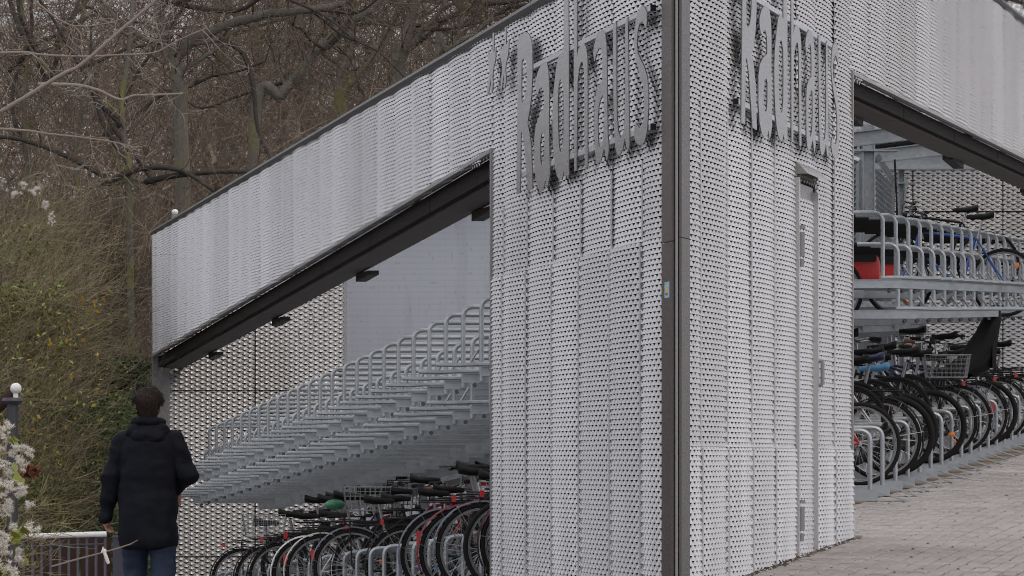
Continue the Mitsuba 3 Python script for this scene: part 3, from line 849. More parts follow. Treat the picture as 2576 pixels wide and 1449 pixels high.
def bars(kind):
    if kind == "flat":
        b = [[-.02, -.30, 0], [.01, -.1, 0], [.03, 0, 0], [.01, .1, 0], [-.02, .30, 0]]
    else:
        b = [[-.20, -.28, .03], [-.06, -.27, .04], [.03, -.14, .02], [.05, 0, 0], [.03, .14, .02], [-.06, .27, .04], [-.20, .28, .03]]
    g = [([b[0], np.array(b[0]) + [.115 if kind != "flat" else .01, .0 if kind != "flat" else .11, .008]], .017), ([b[-1], np.array(b[-1]) + [.115 if kind != "flat" else .01, .0 if kind != "flat" else -.11, .008]], .017)]
    lev = [([np.array(b[0]) + [.12, .02, .02], np.array(b[0]) + [.0, .05, -.02]], .006), ([np.array(b[-1]) + [.12, -.02, .02], np.array(b[-1]) + [.0, -.05, -.02]], .006)]
    bell = ball((.03, .10, .03), .026, 1)
    lamp = cat([tube([[.07, 0, -.10], [.12, 0, -.10]], [.03, .036], 10)])
    cab = tube(bend([[-.0, .2, .0], [.12, .12, .04], [.13, .02, -.22]], .1, 5), .004, 4)
    return {"bar": mikit.ply(cat([tube(bend(b, .05, 3), .011, 7), tube([[.04, 0, 0], [.02, 0, -.24]], .013, 7)]), "m_chrome", 40), "grip": mikit.ply(tubes(g[:1]), "m_rubber", 40), "grip.2": mikit.ply(tubes(g[1:]), "m_rubber", 40),
            "lever": mikit.ply(tubes(lev[:1], 5), "m_black"), "lever.2": mikit.ply(tubes(lev[1:], 5), "m_black"), "bell": mikit.ply(bell, "m_chrome", True), "lamp": mikit.ply(lamp, "m_black", 40), "cable": mikit.ply(cab, "m_black", 40)}


BARS = {k: bars(k) for k in ("flat", "swept")}
SADDLE = {k: mikit.ply(saddle_mesh(w), "m_black", 50) for k, w in (("slim", .062), ("wide", .088))}
POST = mikit.ply(tube([[.285, 0, .70], [.225, 0, .955]], .0135, 8), "m_chrome", 40)
FEND_R = mikit.ply(arc_strip(R_W + .018, .027, math.radians(30), math.radians(205)), "m_black", 40)
FEND_F = mikit.ply(arc_strip(R_W + .018, .027, math.radians(35), math.radians(180), c=(1.06, 0, R_W)), "m_black", 40)
STAYS = mikit.ply(segs_mesh([[0, s * .05, R_W, .003, (R_W + .018) * math.cos(a), s * .026, R_W + (R_W + .018) * math.sin(a), .003] for s in (-1, 1) for a in (math.radians(170), math.radians(120))], 4), "m_chrome")
CARR = mikit.ply(cat([tube(bend([[.24, -.04, .755], [-.17, -.055, .755], [-.20, 0, .755], [-.17, .055, .755], [.24, .04, .755]], .04, 3), .006, 5)] + [tube([[x, -.05, .755], [x, .05, .755]], .004, 4) for x in (-.1, .0, .1)]
                     + [tube([[0, s * .06, R_W], [-.02, s * .055, .755]], .005, 5) for s in (-1, 1)] + [tube([[.08, 0, .765], [-.12, 0, .775]], .005, 4)]), "m_black", 40)
CRANK = mikit.ply(cat([torus(.085, .006, 24, 5), tube([[0, .0, 0], [.12, .02, -.12]], .009, 6), tube([[0, -.06, 0], [-.12, -.075, .12]], .009, 6), box((.09, .02, -.135), (.17, .11, -.115)), box((-.17, -.17, .115), (-.09, -.08, .135))]) if False else
                  (lambda m: (m[0] + BB + [0, -.04, 0], m[1]))(cat([torus(.085, .006, 24, 5), tube([[0, .0, 0], [.12, -.02, -.12]], .009, 6), tube([[0, .09, 0], [-.12, .10, .12]], .009, 6), box((.08, -.12, -.135), (.16, -.02, -.115)), box((-.16, .10, .115), (-.08, .20, .135))])), "m_rim", 40)
LIGHT = mikit.ply(cat([box((-.225, -.03, .70), (-.195, .03, .745))]), "m_red")
TALL_LIGHT = mikit.ply(cat([box((-.365, -.018, R_W + .06), (-.335, .018, R_W + .16))]), "m_red")


def basket_mesh():
    S = []
    def P(a, b, z):
        w = 1 + .18 * z / .22
        return np.array([-.04 + a * .19 * w, b * .135 * w, .78 + z])
    for z in np.linspace(0, .22, 6):
        c = [P(-1, -1, z), P(1, -1, z), P(1, 1, z), P(-1, 1, z)]
        r = .0045 if z > .2 or z == 0 else .002
        for q in range(4):
            S.append([*c[q], r, *c[(q + 1) % 4], r])
    for k in np.linspace(-1, 1, 10):
        for s in (-1, 1):
            S.append([*P(k, s, 0), .002, *P(k, s, .22), .002])
            if abs(k) < .9:
                S.append([*P(s, k, 0), .002, *P(s, k, .22), .002])
        S.append([*P(k, -1, 0), .002, *P(k, 1, 0), .002])
    return segs_mesh(S, 4)


BASKET = mikit.ply(basket_mesh(), "m_chrome")
FBASKET = {**BASKET}


def bike(label, x, y, z, rot, frame="diamond", paint="m_black", tyre="tyre", rim="rim", bar="swept", saddle="slim", saddle_mat="m_rubber", fender="m_black", carrier=True, basket=None, light=True, tall=False, reflect=False, lean=0.0, grip="m_rubber", pitch=0.0, seat_up=0.0, bar_up=0.0):
    seat_up += float(rng.uniform(-.09, .08)); lean += float(rng.uniform(-4, 4)); turn = float(rng.uniform(-28, 28)); lift = float(rng.uniform(-.03, .10)) + bar_up
    b = thing("bicycle", label, "bicycle", "bicycles parked in the racks")
    M = T().translate([float(x), float(y), float(z)]).rotate([0, 0, 1], rot).rotate([1, 0, 0], lean).rotate([0, 1, 0], pitch)

    def put(name, d, m=None, parent=b, X=None):
        obj(name, {**d, "to_world": M if X is None else M @ X}, m, parent)
    for wx in (0, 1.06):
        w = numbered(b + "__wheel")
        X = T().translate([wx, 0, R_W]).rotate([0, 1, 0], float(rng.uniform(0, 360)))
        put("tyre", WP[tyre], None, w, X); put("rim", WP[rim], None, w, X); put("spokes", WP["spokes"], None, w, X); put("hub", WP["hub"], None, w, X)
        if reflect:
            put("reflector", WP["reflector"], None, w, X)
    put("frame", FRAMES[frame], paint); put("fork", FORK, paint)
    put("seat_post", POST); put("saddle", SADDLE[saddle], saddle_mat, b, T().translate([.215, 0, .975 + seat_up]))
    hb = numbered(b + "__handlebar")
    X = T().translate([.80, 0, (1.03 if bar == "swept" else .98) + lift]).rotate([0, 0, 1], turn)
    for n_, d in BARS[bar].items():
        put(n_.split(".")[0], d, grip if n_[:4] == "grip" else None, hb, X)
    put("crank", CRANK)
    if fender:
        put("fender", FEND_R, fender); put("fender", FEND_F, fender); put("fender_stays", STAYS)
    if carrier:
        put("carrier", CARR)
    if light and rng.uniform() < .45:
        put("rear_light", LIGHT)
    if tall:
        put("rear_light", TALL_LIGHT)
    if basket == "rear":
        put("basket", BASKET)
    if basket == "front":
        put("basket", FBASKET, "m_black", b, T().translate([.98, 0, .16]))
    return b


mat("m_blue", (.03, .09, .35), .35)
mat("m_lblue", (.10, .30, .55), .35)
mat("m_navy", (.015, .02, .07), .35)
mat("m_wine", (.22, .015, .03), .35)
mat("m_silver", (.50, .51, .52), .35, .7)
mat("m_green", (.02, .24, .15), .35)
mat("m_pink", (.62, .03, .13), .35)
mat("m_cream", (.60, .57, .48), .4)
mat("m_bag", (.05, .21, .12), .4)
mat("m_dark_steel", (.10, .10, .105), .5, .4)
mat("m_fender_grey", (.13, .15, .19), .35)


def lpos(y, dx=0.0, dz=.08):
    return 5.4705 - .1948 * y + dx, y, float(z_left(0, y)) + dz


def rpos(y, dx=0.0, dz=.08):
    y = 32.6 + (y - 31.45) * 1.12
    return .2212 * y - 4.1242 + dx - .21, y, float(z_right(y)) + dz


# left-hand opening, nearest first; their front wheels point to the right
bike("dark bicycle with a blue tyre edge, nearest the tower in the left-hand opening", *lpos(27.45), 0, "diamond", "m_navy", light=True)
bike("black bicycle with bare rear tyre, second from the tower in the left-hand opening", *lpos(28.2, .02), 0, "step", "m_black", fender=None, rim="rim")
bike("black roadster with full grey mudguards and rear carrier, third from the tower on the left", *lpos(29.2), 0, "step", "m_black", fender="m_fender_grey", tall=False, basket="front")
bike("bicycle with a wine red mudguard and tall red rear reflector in the left-hand opening", *lpos(29.9), 0, "mixte", "m_wine", fender="m_wine", tall=True)
bike("black bicycle with shiny grey mudguard standing before the row of empty hoops", *lpos(30.75), 0, "diamond", "m_black", fender="m_fender_grey", basket="front")
bike("red framed bicycle pushed deep into the left-hand rack behind the empty hoops", *lpos(32.5, .62, .22), 0, "diamond", "m_red", fender=None, carrier=False, light=False, saddle="wide", reflect=True)
bike("red and blue bicycle with broad black saddle deep in the left-hand rack", *lpos(33.6, .5, .2), 0, "diamond", "m_red", fender=None, carrier=True, light=False, saddle="wide", bar="flat", reflect=True)
bike("bicycle with light blue frame behind the black saddles on the left", *lpos(34.6, .35, .08), 0, "step", "m_lblue", saddle="wide", bar="swept", reflect=True)
bg = bike("black bicycle with grey mudguards left of the empty hoops", *lpos(35.4), 0, "step", "m_black", fender="m_fender_grey", saddle="wide", tall=True)
bike("bicycle with brown leather grips right of the green saddle cover", *lpos(36.3, .3), 0, "diamond", "m_navy", grip="m_leather", saddle="wide", tall=False)
bike("bicycle with cream mudguard and a green plastic cover on its saddle", *lpos(37.2), 0, "step", "m_silver", fender="m_cream", tall=True, light=False)
bike("bicycle with a white mudguard and silver bars toward the low end of the left row", *lpos(38.1), 0, "diamond", "m_black", fender="m_white", bar="flat")
bike("black bicycle with raised flat handlebar toward the low end of the left row", *lpos(38.9, .1), 0, "diamond", "m_black", bar="flat", seat_up=.04)
bike("dark bicycle with plain black mudguards, third from the low end of the left row", *lpos(39.9), 0, "step", "m_black")
bike("dark bicycle with rear basket, second from the low end of the left row", *lpos(41.0), 0, "step", "m_navy", basket="rear")
bike("dark bicycle at the low far end of the left row", *lpos(42.2, -.1), 0, "diamond", "m_black")

# right-hand opening, nearest first; their front wheels point to the left
bike("bicycle with red frame and green chain stay, nearest the tower in the right-hand opening", *rpos(31.45, -.03), 180, "diamond", "m_red", fender=None, carrier=False, light=False, reflect=True, bar="flat", tyre="tyre")
bike("silver trekking bicycle with black saddle, second in the right-hand row", *rpos(32.5), 180, "diamond", "m_silver", bar="flat", carrier=True, reflect=True)
bike("black mountain bicycle with knobbly tyre, third in the right-hand row", *rpos(33.35), 180, "diamond", "m_black", tyre="fat", fender=None, carrier=False, light=False, bar="flat", saddle_mat="m_navy")
bike("silver mountain bicycle with pale blue saddle in the right-hand row", *rpos(34.4, -.1), 180, "diamond", "m_silver", tyre="fat", fender=None, carrier=False, saddle_mat="m_lblue", bar="flat", light=False)
bike("black mountain bicycle with the largest bare tyre in the right-hand row", *rpos(35.7), 180, "diamond", "m_black", tyre="fat", rim="black_rim", fender=None, carrier=False, light=False, tall=False, bar="flat", reflect=True)
bike("bicycle with white tipped saddle and wire basket on its carrier in the right-hand row", *rpos(37.0, -.05), 180, "step", "m_black", basket="rear", saddle_mat="m_rubber", reflect=True)
seatbike = bike("black touring bicycle carrying a covered child seat in the right-hand row", *rpos(37.8), 180, "step", "m_black", fender="m_fender_grey", tall=True)
bike("dark bicycle with brown leather grips behind the covered child seat", *rpos(39.3), 180, "diamond", "m_navy", grip="m_leather", reflect=True)
bike("black bicycle with worn brown tyre, ninth along the right-hand row", *rpos(40.1, .02), 180, "diamond", "m_black", tyre="fat", fender=None, carrier=True)
bike("grey city bicycle with black mudguards and front basket, tenth along the right-hand row", *rpos(41.4), 180, "step", "m_silver", basket="front")
bike("dark city bicycle, eleventh along the right-hand row", *rpos(42.6), 180, "step", "m_navy")
bike("dark bicycle at the upper far end of the right-hand row", *rpos(43.8), 180, "diamond", "m_black")
# the dense rest of the rows: dark bicycles pushed further in or standing lower between the others
SPOTS_L = [(27.9, .25, .2), (29.6, .3, .2), (31.3, .55, .2), (31.9, .75, .05), (33.0, .8, .05), (34.1, .75, .2), (35.0, .55, .2), (35.9, .5, .2), (36.8, .4, .2), (37.7, .3, .2), (38.5, .3, .2), (39.4, .25, .2), (40.5, .2, .2)]
ORD = "nearest second third fourth fifth sixth seventh eighth ninth tenth eleventh twelfth thirteenth".split()
WORDS = ["with swept handlebar", "with flat handlebar", "with silver seat post", "with chrome bell", "with high saddle"]
for k, (y, dx, dz) in enumerate(SPOTS_L):
    bike(ORD[k] + " dark bicycle from the tower in the deeper left row, " + WORDS[k % 5], *lpos(y, dx, dz), 0, ("step", "diamond", "mixte")[k % 3], ("m_black", "m_navy", "m_black", "m_wine")[k % 4], fender=None, carrier=bool(k % 2), light=False, bar=("swept", "flat")[k % 2], saddle=("slim", "wide")[k % 2], rim="black_rim", seat_up=.02 * (k % 3), basket=(None, "front", None, "rear", None)[k % 5], bar_up=.10)
SPOTS_R = [(31.9, -.2, .22), (32.9, -.3, .22), (33.9, -.3, .22), (35.1, -.25, .22), (36.3, -.3, .22), (38.5, -.3, .22), (40.7, -.25, .22)]
for k, (y, dx, dz) in enumerate(SPOTS_R):
    bike(ORD[k] + " dark bicycle from the tower in the deeper right row, " + WORDS[k % 5], *rpos(y, dx, dz), 180, ("diamond", "step", "mixte")[k % 3], ("m_black", "m_silver", "m_navy")[k % 3], fender=None, carrier=False, light=False, bar=("swept", "flat")[k % 2], saddle=("slim", "wide")[k % 2], rim="black_rim", seat_up=.03 * (k % 3), bar_up=.12)
# three bicycles on the upper trays
zt = lambda y, low: float(z_right(y)) + 1.70 - (.25 if low else 0)
bike("blue bicycle with black saddle parked on an upper tray near the right edge", 4.95, 40.0, zt(40.0, 1), 180, "diamond", "m_blue", fender=None, carrier=False, light=False, bar="flat", reflect=True, seat_up=-.02)
bike("bicycle with silver flat handlebar on an upper tray near the grey column", 5.15, 43.0, zt(43.0, 0) - .02, 180, "diamond", "m_black", fender=None, carrier=False, light=False, bar="flat", seat_up=-.1)
ub = bike("dark bicycle with red panniers on an upper tray beside the tower", .2212 * 36 - 4.1242 - 1.0, 36.0, zt(36, 1) - .1, 180, "step", "m_black", fender=None, bar="flat", seat_up=-.2)
for k, y in enumerate((34.0, 36.2, 38.2)):
    x = .2212 * y - 4.1242 - .75
    z = zt(y, 0) + .15
    q = thing("bag", ["red bag behind the first upper hoops beside the tower", "red bag behind the third upper hoop in the right-hand rack", "small red bag further along the upper trays on the right"][k], "bag", "red bags on the upper trays")
    v, f = ball((0, 0, 0), 1, 3, (.30, .08, .17))
    v = np.sign(v / [.30, .08, .17]) * np.abs(v / [.30, .08, .17]) ** .55 * [.30 - .06 * k, .08, .17]
    obj("pouch", (v + [x, y + .25, z + .05], f), "m_red", q, True)
    obj("flap", box((x - .2, y + .15, z + .12), (x + .2, y + .17, z + .2)), "m_black", q)
    obj("label_patch", box((x - .06, y + .145, z - .06), (x + .02, y + .165, z + .04)), "m_orange", q)

# the covered child seat: a draped dark bag, tall and leaning
sb = thing("child_seat", "tall child seat under a black rain cover on the carrier of a bicycle", "child seat")
hull = []
cx, cy, cz = 4.78, 39.66, float(z_right(39.7)) + .08
for dx, dz, rx, ry in ((-.22, .78, .20, .15), (-.12, .86, .22, .16), (-.02, 1.0, .17, .15), (.08, 1.2, .12, .14), (.14, 1.36, .09, .12), (.17, 1.46, .05, .07)):
    hull.append((dx, dz, rx, ry))
v, f = [], []
m = 28
for i, (dx, dz, rx, ry) in enumerate(hull):
    for j in range(m):
        a = j * 2 * np.pi / m
        w = 1 + .10 * math.sin(3 * a + i * 1.3) + .06 * math.sin(7 * a + i * 2.1)
        v.append([dx + rx * w * math.cos(a), ry * w * math.sin(a), dz + .02 * math.sin(5 * a + i)])
for i in range(len(hull) - 1):
    for j in range(m):
        a, b = i * m + j, i * m + (j + 1) % m
        f += [[a, b, b + m], [a, b + m, a + m]]
v += [[.18, 0, 1.50]]
f += [[(len(hull) - 1) * m + j, (len(hull) - 1) * m + (j + 1) % m, len(v) - 1] for j in range(m)]
tm = trimesh.Trimesh(np.array(v), np.array(f)).subdivide()
vv = tm.vertices + .02 * (nfbm(tm.vertices * 9, 3) - .5)[:, None] * [1, 1, 0]
mat("m_cover", (.010, .0095, .011), .65, 0.0, specular=.25)
obj("rain_cover", (vv + [cx - .30 + .18, cy, cz], tm.faces), "m_cover", sb, True)
obj("seat_back", box((cx - .30 + .30, cy - .12, cz + .86), (cx - .30 + .34, cy + .12, cz + 1.25)), "m_black", sb)
# green cover left loosely on the saddle
gb = thing("saddle_cover", "crumpled green plastic bag tied over a bicycle saddle", "saddle cover")
v, f = ball((0, 0, 0), 1, 4, (.10, .08, .05))
v = v * (1 + .35 * (nfbm(v * 14, 3) - .5)[:, None])
gx, gy, gz = lpos(37.2)
obj("bag", (v + [gx + .12, gy - .03, gz + .97], f), "m_bag", gb, True)

# ------------------------------------------------------------------ the man walking away down the slope on the left
person = thing("person", "person from behind in dark hooded parka and blue jeans walking down the path", "person")
PX, PY, PZ = -2.62, 28.6, 0.0
PZ = float(z_left(PX, PY))
mat("m_skin", (.42, .22, .16), .5)
mat("m_hair", lambda p, n, uv: mikit.mix((.010, .007, .0055), (.034, .024, .018), mikit.noise(p.x * 160, p.y * 160, p.z * 25)), .6, 0.0, specular=.2)
mat("m_parka", lambda p, n, uv: mikit.mix((.0055, .0065, .0105), (.013, .0145, .021), mikit.fbm(p.x * 14, p.y * 14, p.z * 9)), .75, 0.0, specular=.12)
mat("m_jeans", lambda p, n, uv: mikit.mix((.007, .012, .030), (.016, .029, .068), mikit.fbm(p.x * 18, p.y * 18, p.z * 7)), .8)
mat("m_shoe", (.03, .022, .018), .6)


def bone(a, b, ra, rb, sa=(1, 1, 1), sb=(1, 1, 1)):
    P = []
    for c, r, s in ((a, ra, sa), (b, rb, sb)):
        P.append(trimesh.creation.icosphere(subdivisions=2).vertices * r * np.array(s) + np.array(c))
    return m3.Manifold.hull_points(np.vstack(P).astype(np.float32))


def blend(bones, edge, it, wrinkle=0.0, freq=8, seed=1):
    m = bones[0]
    for b in bones[1:]:
        m = m + b
    m = m.refine_to_length(edge)
    q = m.to_mesh()
    t = trimesh.Trimesh(np.array(q.vert_properties[:, :3], float), np.array(q.tri_verts), process=True)
    trimesh.smoothing.filter_taubin(t, lamb=.5, nu=.52, iterations=it)
    if wrinkle:
        w = nfbm(t.vertices * np.array([freq, freq, freq * 1.5]) + seed, 3, seed) - .5
        t.vertices = t.vertices + t.vertex_normals * (w * wrinkle)[:, None]
    return t


def pput(name, t, m):
    obj(name, (np.asarray(t.vertices) + [PX, PY, PZ], np.asarray(t.faces)), m, person, True)


# joints (x to the right in the picture, y away from the camera), metres above the man's own ground
SL, SR = (-.185, 0, 1.45), (.20, 0, 1.462)
EL, ER = (-.262, .0, 1.175), (.285, -.02, 1.18)
WL, WR = (-.305, .06, .925), (.20, .17, 1.07)
HIPL, HIPR = (-.09, 0, .90), (.095, 0, .90)
KL, KR = (-.095, .05, .50), (.115, -.04, .50)
AL, AR = (-.085, -.02, .09), (.125, -.22, .12)
head = [bone((0, .0, 1.70), (0, .02, 1.71), .088, .092, (.88, 1.05, 1.15), (.86, 1.0, 1.2)), bone((0, -.005, 1.46), (0, .01, 1.62), .062, .058), bone((0, .05, 1.615), (0, .085, 1.63), .055, .04),
        bone((0, .105, 1.675), (0, .125, 1.655), .013, .017), bone((-.082, .0, 1.675), (-.086, -.012, 1.70), .014, .017, (.5, 1, 1.5), (.5, 1, 1.5)), bone((.082, .0, 1.675), (.086, -.012, 1.70), .014, .017, (.5, 1, 1.5), (.5, 1, 1.5)),
        bone((-.032, .092, 1.69), (.032, .092, 1.69), .016, .016), bone((-.022, .088, 1.625), (.022, .088, 1.625), .012, .012)]
trunk = [bone((0, 0, 1.46), (0, 0, 1.2), .08, .12, (1.3, .8, 1), (1.1, .8, 1)), bone((0, 0, 1.2), (0, 0, .95), .12, .13, (1.1, .8, 1), (1.15, .85, 1)), bone((-.15, 0, 1.42), (0, 0, 1.43), .05, .07), bone((.16, 0, 1.43), (0, 0, 1.43), .05, .07),
         bone((-.16, 0, 1.41), EL, .045, .04), bone((.17, 0, 1.42), ER, .045, .04), bone(EL, WL, .042, .029), bone(ER, WR, .042, .029),
         bone(HIPL, KL, .085, .058), bone(HIPR, KR, .085, .058), bone(KL, AL, .056, .038), bone(KR, AR, .056, .038)]


def hand(w, side):
    w = np.array(w); d = np.array([-.06 * side * .2, .25, -.97]) if side > 0 else np.array([-.02, .30, -.95])
    d = d / np.linalg.norm(d); across = np.array([.25, 1.0, .26]); across -= d * (across @ d); across /= np.linalg.norm(across)
    nrm = np.cross(d, across) * (1 if side < 0 else -1)
    out = [bone(w, w + d * .085, .027, .034, (1, 1, 1), (.8, 1.05, 1))]
    for k, (o, l) in enumerate(((-.030, .062), (-.010, .072), (.010, .068), (.029, .054))):
        a = w + d * .088 + across * o
        b = a + d * l * .45 + nrm * l * .10; c = b + d * l * .30 + nrm * l * .30; e = c + d * l * .10 + nrm * l * .32
        out += [bone(a, b, .0095, .009), bone(b, c, .009, .0082), bone(c, e, .0082, .0068)]
    a = w + d * .028 + across * .028; b = a + d * .035 + across * .026 + nrm * .012; c = b + d * .030 + nrm * .014
    out += [bone(a, b, .0125, .0105), bone(b, c, .0105, .008)]
    return out


body = blend(head + trunk + hand(WL, -1) + hand(WR, 1), .010, 8)
pput("body", body, "m_skin")
# hair: a thick short cap, longer on top
hair = [bone((0, -.005, 1.735), (0, .03, 1.748), .100, .090, (.95, 1.04, .90), (.94, 1.04, .86)), bone((0, -.036, 1.715), (0, -.040, 1.645), .088, .064, (1.0, .84, 1), (1.1, .8, 1)), bone((-.068, -.012, 1.735), (.068, -.012, 1.735), .044, .044)]
ht = blend(hair, .006, 30, .0, 45, 3)
hv = ht.vertices
ht.vertices = hv + ht.vertex_normals * (.010 * (nfbm(hv * [70, 70, 16], 3, 4) - .5) + .006 * (nfbm(hv * [18, 18, 14], 2, 9) - .4))[:, None]
pput("hair", ht, "m_hair")
hq = np.random.default_rng(12)
pk = hq.integers(0, len(ht.vertices), 2600)
ho, hn = ht.vertices[pk], ht.vertex_normals[pk]
down = np.array([0, 0, -1.0]) - hn * (-hn[:, 2:3]) + hq.normal(0, .35, (len(pk), 3)) + np.array([.25, 0, .1])
down /= np.linalg.norm(down, axis=1, keepdims=True)
m1 = ho + down * .011 + hn * .002
m2 = m1 + down * .011 + hn * hq.uniform(-.004, .003, (len(pk), 1))
one = np.ones((len(pk), 1))
tag(obj("hair_strands", (lambda q: (q[0] + [PX, PY, PZ], q[1]))(segs_mesh(np.vstack([np.hstack([ho - hn * .003, one * .0016, m1, one * .0015]), np.hstack([m1, one * .0015, m2, one * .0005])]), 3)), "m_hair", person), kind="stuff")


# parka: a long straight body with rounded hem, full sleeves and shoulders
def loft(rings, m=40):
    v = []
    for z, cx_, rx, ry, p in rings:
        for j in range(m):
            a = j * 2 * np.pi / m
            c, s = math.cos(a), math.sin(a)
            v.append([cx_ + rx * np.sign(c) * abs(c) ** p, .0 + ry * np.sign(s) * abs(s) ** p, z])
    n = len(rings); f = []
    for i in range(n - 1):
        for j in range(m):
            a, b = i * m + j, i * m + (j + 1) % m
            f += [[a, b, b + m], [a, b + m, a + m]]
    v += [[rings[0][1], 0, rings[0][0]], [rings[-1][1], 0, rings[-1][0]]]
    f += [[n * m, (j + 1) % m, j] for j in range(m)] + [[n * m + 1, (n - 1) * m + j, (n - 1) * m + (j + 1) % m] for j in range(m)]
    return m3.Manifold(m3.Mesh(np.array(v, np.float32), np.array(f, np.uint32)))


coat = loft([(.655, .005, .17, .125, .85), (.675, .005, .205, .155, .8), (.74, .003, .214, .165, .78), (.86, .0, .213, .165, .78), (1.0, .0, .210, .160, .8), (1.15, .002, .208, .150, .82), (1.28, .004, .213, .148, .85), (1.38, .006, .222, .142, .85), (1.445, .008, .205, .125, .9), (1.50, .008, .155, .105, .95), (1.545, .008, .095, .085, 1)])
sleeves = [bone((-.165, 0, 1.435), EL, .078, .066, (1, 1.1, 1)), bone(EL, (WL[0] - .002, WL[1] + .006, WL[2] - .035), .068, .050), bone((.178, 0, 1.445), ER, .080, .070, (1, 1.1, 1)), bone(ER, (.17, .15, 1.09), .072, .056)]
parka = blend([coat] + sleeves, .018, 10, .034, 5.5, 5)
zz = parka.vertices[:, 2]
parka.vertices[:, 1] += .006 * np.sin(zz * 38 + parka.vertices[:, 0] * 9) * (np.abs(parka.vertices[:, 0]) > .2)
cv = parka.vertices
rid = 1 - np.abs(2 * nfbm(cv * [4.5, 4.5, 6.5] + [cv[:, 2:3] * 2.5 + 4][0], 2, 8) - 1)
arm = sstep(.19, .25, np.abs(cv[:, 0]))
parka.vertices = cv + parka.vertex_normals * ((rid ** 3 - .3) * (.006 + .010 * arm))[:, None]
pput("parka", parka, "m_parka")
hood = blend([bone((-.085, -.045, 1.50), (.095, -.045, 1.505), .072, .072, (1, 1, .8), (1, 1, .8)), bone((-.06, -.085, 1.47), (.07, -.085, 1.47), .062, .062), bone((-.078, .0, 1.565), (.088, .0, 1.565), .042, .042, (1, 1.5, 1), (1, 1.5, 1)), bone((-.045, -.07, 1.575), (.055, -.07, 1.575), .036, .036)], .012, 8, .03, 11, 9)
pput("hood", hood, "m_parka")
obj("pocket_flap", (np.array([[-.13, -.152, .98], [-.02, -.168, .98], [-.02, -.17, .93], [-.13, -.156, .93]]) * [1, 1.02, 1] + [PX, PY, PZ], np.array([[0, 1, 2], [0, 2, 3]])), "m_parka", person) if False else None
jl = [bone(HIPL, KL, .112, .088), bone(KL, AL, .086, .078, (1, 1.05, 1))]
jr = [bone(HIPR, KR, .112, .090), bone(KR, AR, .088, .078, (1, 1.05, 1))]
jeans = blend([bone(HIPL, HIPR, .12, .12)] + jl + jr, .014, 8, .028, 9, 2)
pput("jeans", jeans, "m_jeans")
for a in (AL, AR):
    sh = blend([bone((a[0], a[1] - .03, .05), (a[0], a[1] + .17, .035), .045, .04, (1, 1, .95), (1.05, 1, .8)), bone((a[0], a[1], .04), (a[0], a[1], .11), .048, .05)], .012, 4)
    sh.vertices[:, 2] = np.maximum(sh.vertices[:, 2], .004)
    pput("shoe", sh, "m_shoe")

# ------------------------------------------------------------------ handrail, rusty wall and post at the lower left
mat("m_rust", lambda p, n, uv: mikit.mix((.022, .011, .009), (.055, .025, .018), mikit.fbm(p.x * 7, p.y * 7, p.z * 5)), .85)
mat("m_iron", (.050, .052, .062), .5, .2)
mat("m_slate", (.10, .10, .125), .6)
yr = 27.0
rail = thing("railing", "low railing with a white top tube and grey balusters in front of the rusty wall", "railing")
P = [(-3.370,27.000,0.795),(-2.754,27.000,0.814)]
obj("top_tube", tube(P, .019, 10), "m_white", rail, 40)
obj("lower_tube", tube([(P[0][0], yr + .02, P[0][2] - .07), (P[1][0] - .01, yr + .02, P[1][2] - .07)], .010, 6), "m_iron", rail, 40)
for k in range(11):
    x = P[0][0] + (P[1][0] - P[0][0]) * k / 10.0 - .012
    z = P[0][2] + (P[1][2] - P[0][2]) * k / 10.0
    obj("baluster", tube([(x, yr + .02, z - .02), (x, yr + .02, z - .95)], .010, 6), "m_slate", rail, 40)
wl = thing("rusty_wall", "low rust brown steel wall behind the railing", "wall")
Q = [(-3.918,29.500,0.742),(-2.965,29.500,0.742),(-2.965,29.500,0.011),(-3.918,29.500,0.011)]
x0, x1, z1 = Q[0][0], Q[1][0], Q[0][2]
for k in range(4):
    a, b = x0 + (x1 - x0) * k / 4, x0 + (x1 - x0) * (k + 1) / 4 - .012
    obj("steel_plate", box((a, 29.5, z1 - 1.2), (b, 29.53, z1)), "m_rust", wl)
gp = thing("gate_post", "square slate grey post beside the man's legs at the end of the railing", "post")
Q = [(-2.923,29.200,0.748),(-2.774,29.200,0.748)]
obj("shaft", box((Q[0][0], 29.1, -.6), (Q[1][0], 29.25, Q[0][2])), "m_slate", gp)
obj("cap", box((Q[0][0] - .008, 29.09, Q[0][2]), (Q[1][0] + .008, 29.26, Q[0][2] + .012)), "m_slate", gp)
rb = thing("ribbon", "white ribbon knotted round a bare twig above the railing", "ribbon")
Q = [(-2.460,24.000,0.765),(-2.467,24.000,0.786),(-2.477,24.000,0.755),(-2.458,24.000,0.750),(-2.443,24.000,0.707),(-2.436,24.000,0.688)]
obj("knot", ball(Q[0], .012, 2, (1, .8, 1.1)), "m_white", rb, True)
obj("tail", tube([Q[0], Q[3], Q[4], Q[5]], [.008, .011, .012, .009], 6), "m_white", rb, 40)
obj("tail", tube([Q[0], Q[1], Q[2]], [.008, .008, .006], 6), "m_white", rb, 40)
tw = thing("bare_twig", "thin bare twig that carries the white ribbon across the railing", "twig")
Q = [(-2.785,24.050,0.670),(-2.617,24.050,0.718),(-2.477,24.050,0.754),(-2.376,24.050,0.783),(-2.304,24.050,0.807),(-2.263,24.050,0.831)]
obj("stem", tube(Q, [.006, .006, .005, .005, .004, .002], 6), "m_pale_twig", tw, 40)
po = thing("iron_post", "dark iron post topped by a flat disc and a white ball at the left edge", "post")
Q = [(-2.746,22.000,1.709),(-2.765,22.000,1.645),(-2.765,22.000,0.339),(-2.735,22.000,1.659)]
c = np.array(Q[2]); top_z = Q[1][2]
obj("shaft", tube([(c[0], 22, -1.2), (c[0], 22, top_z)], .031, 14), "m_iron", po, 40)
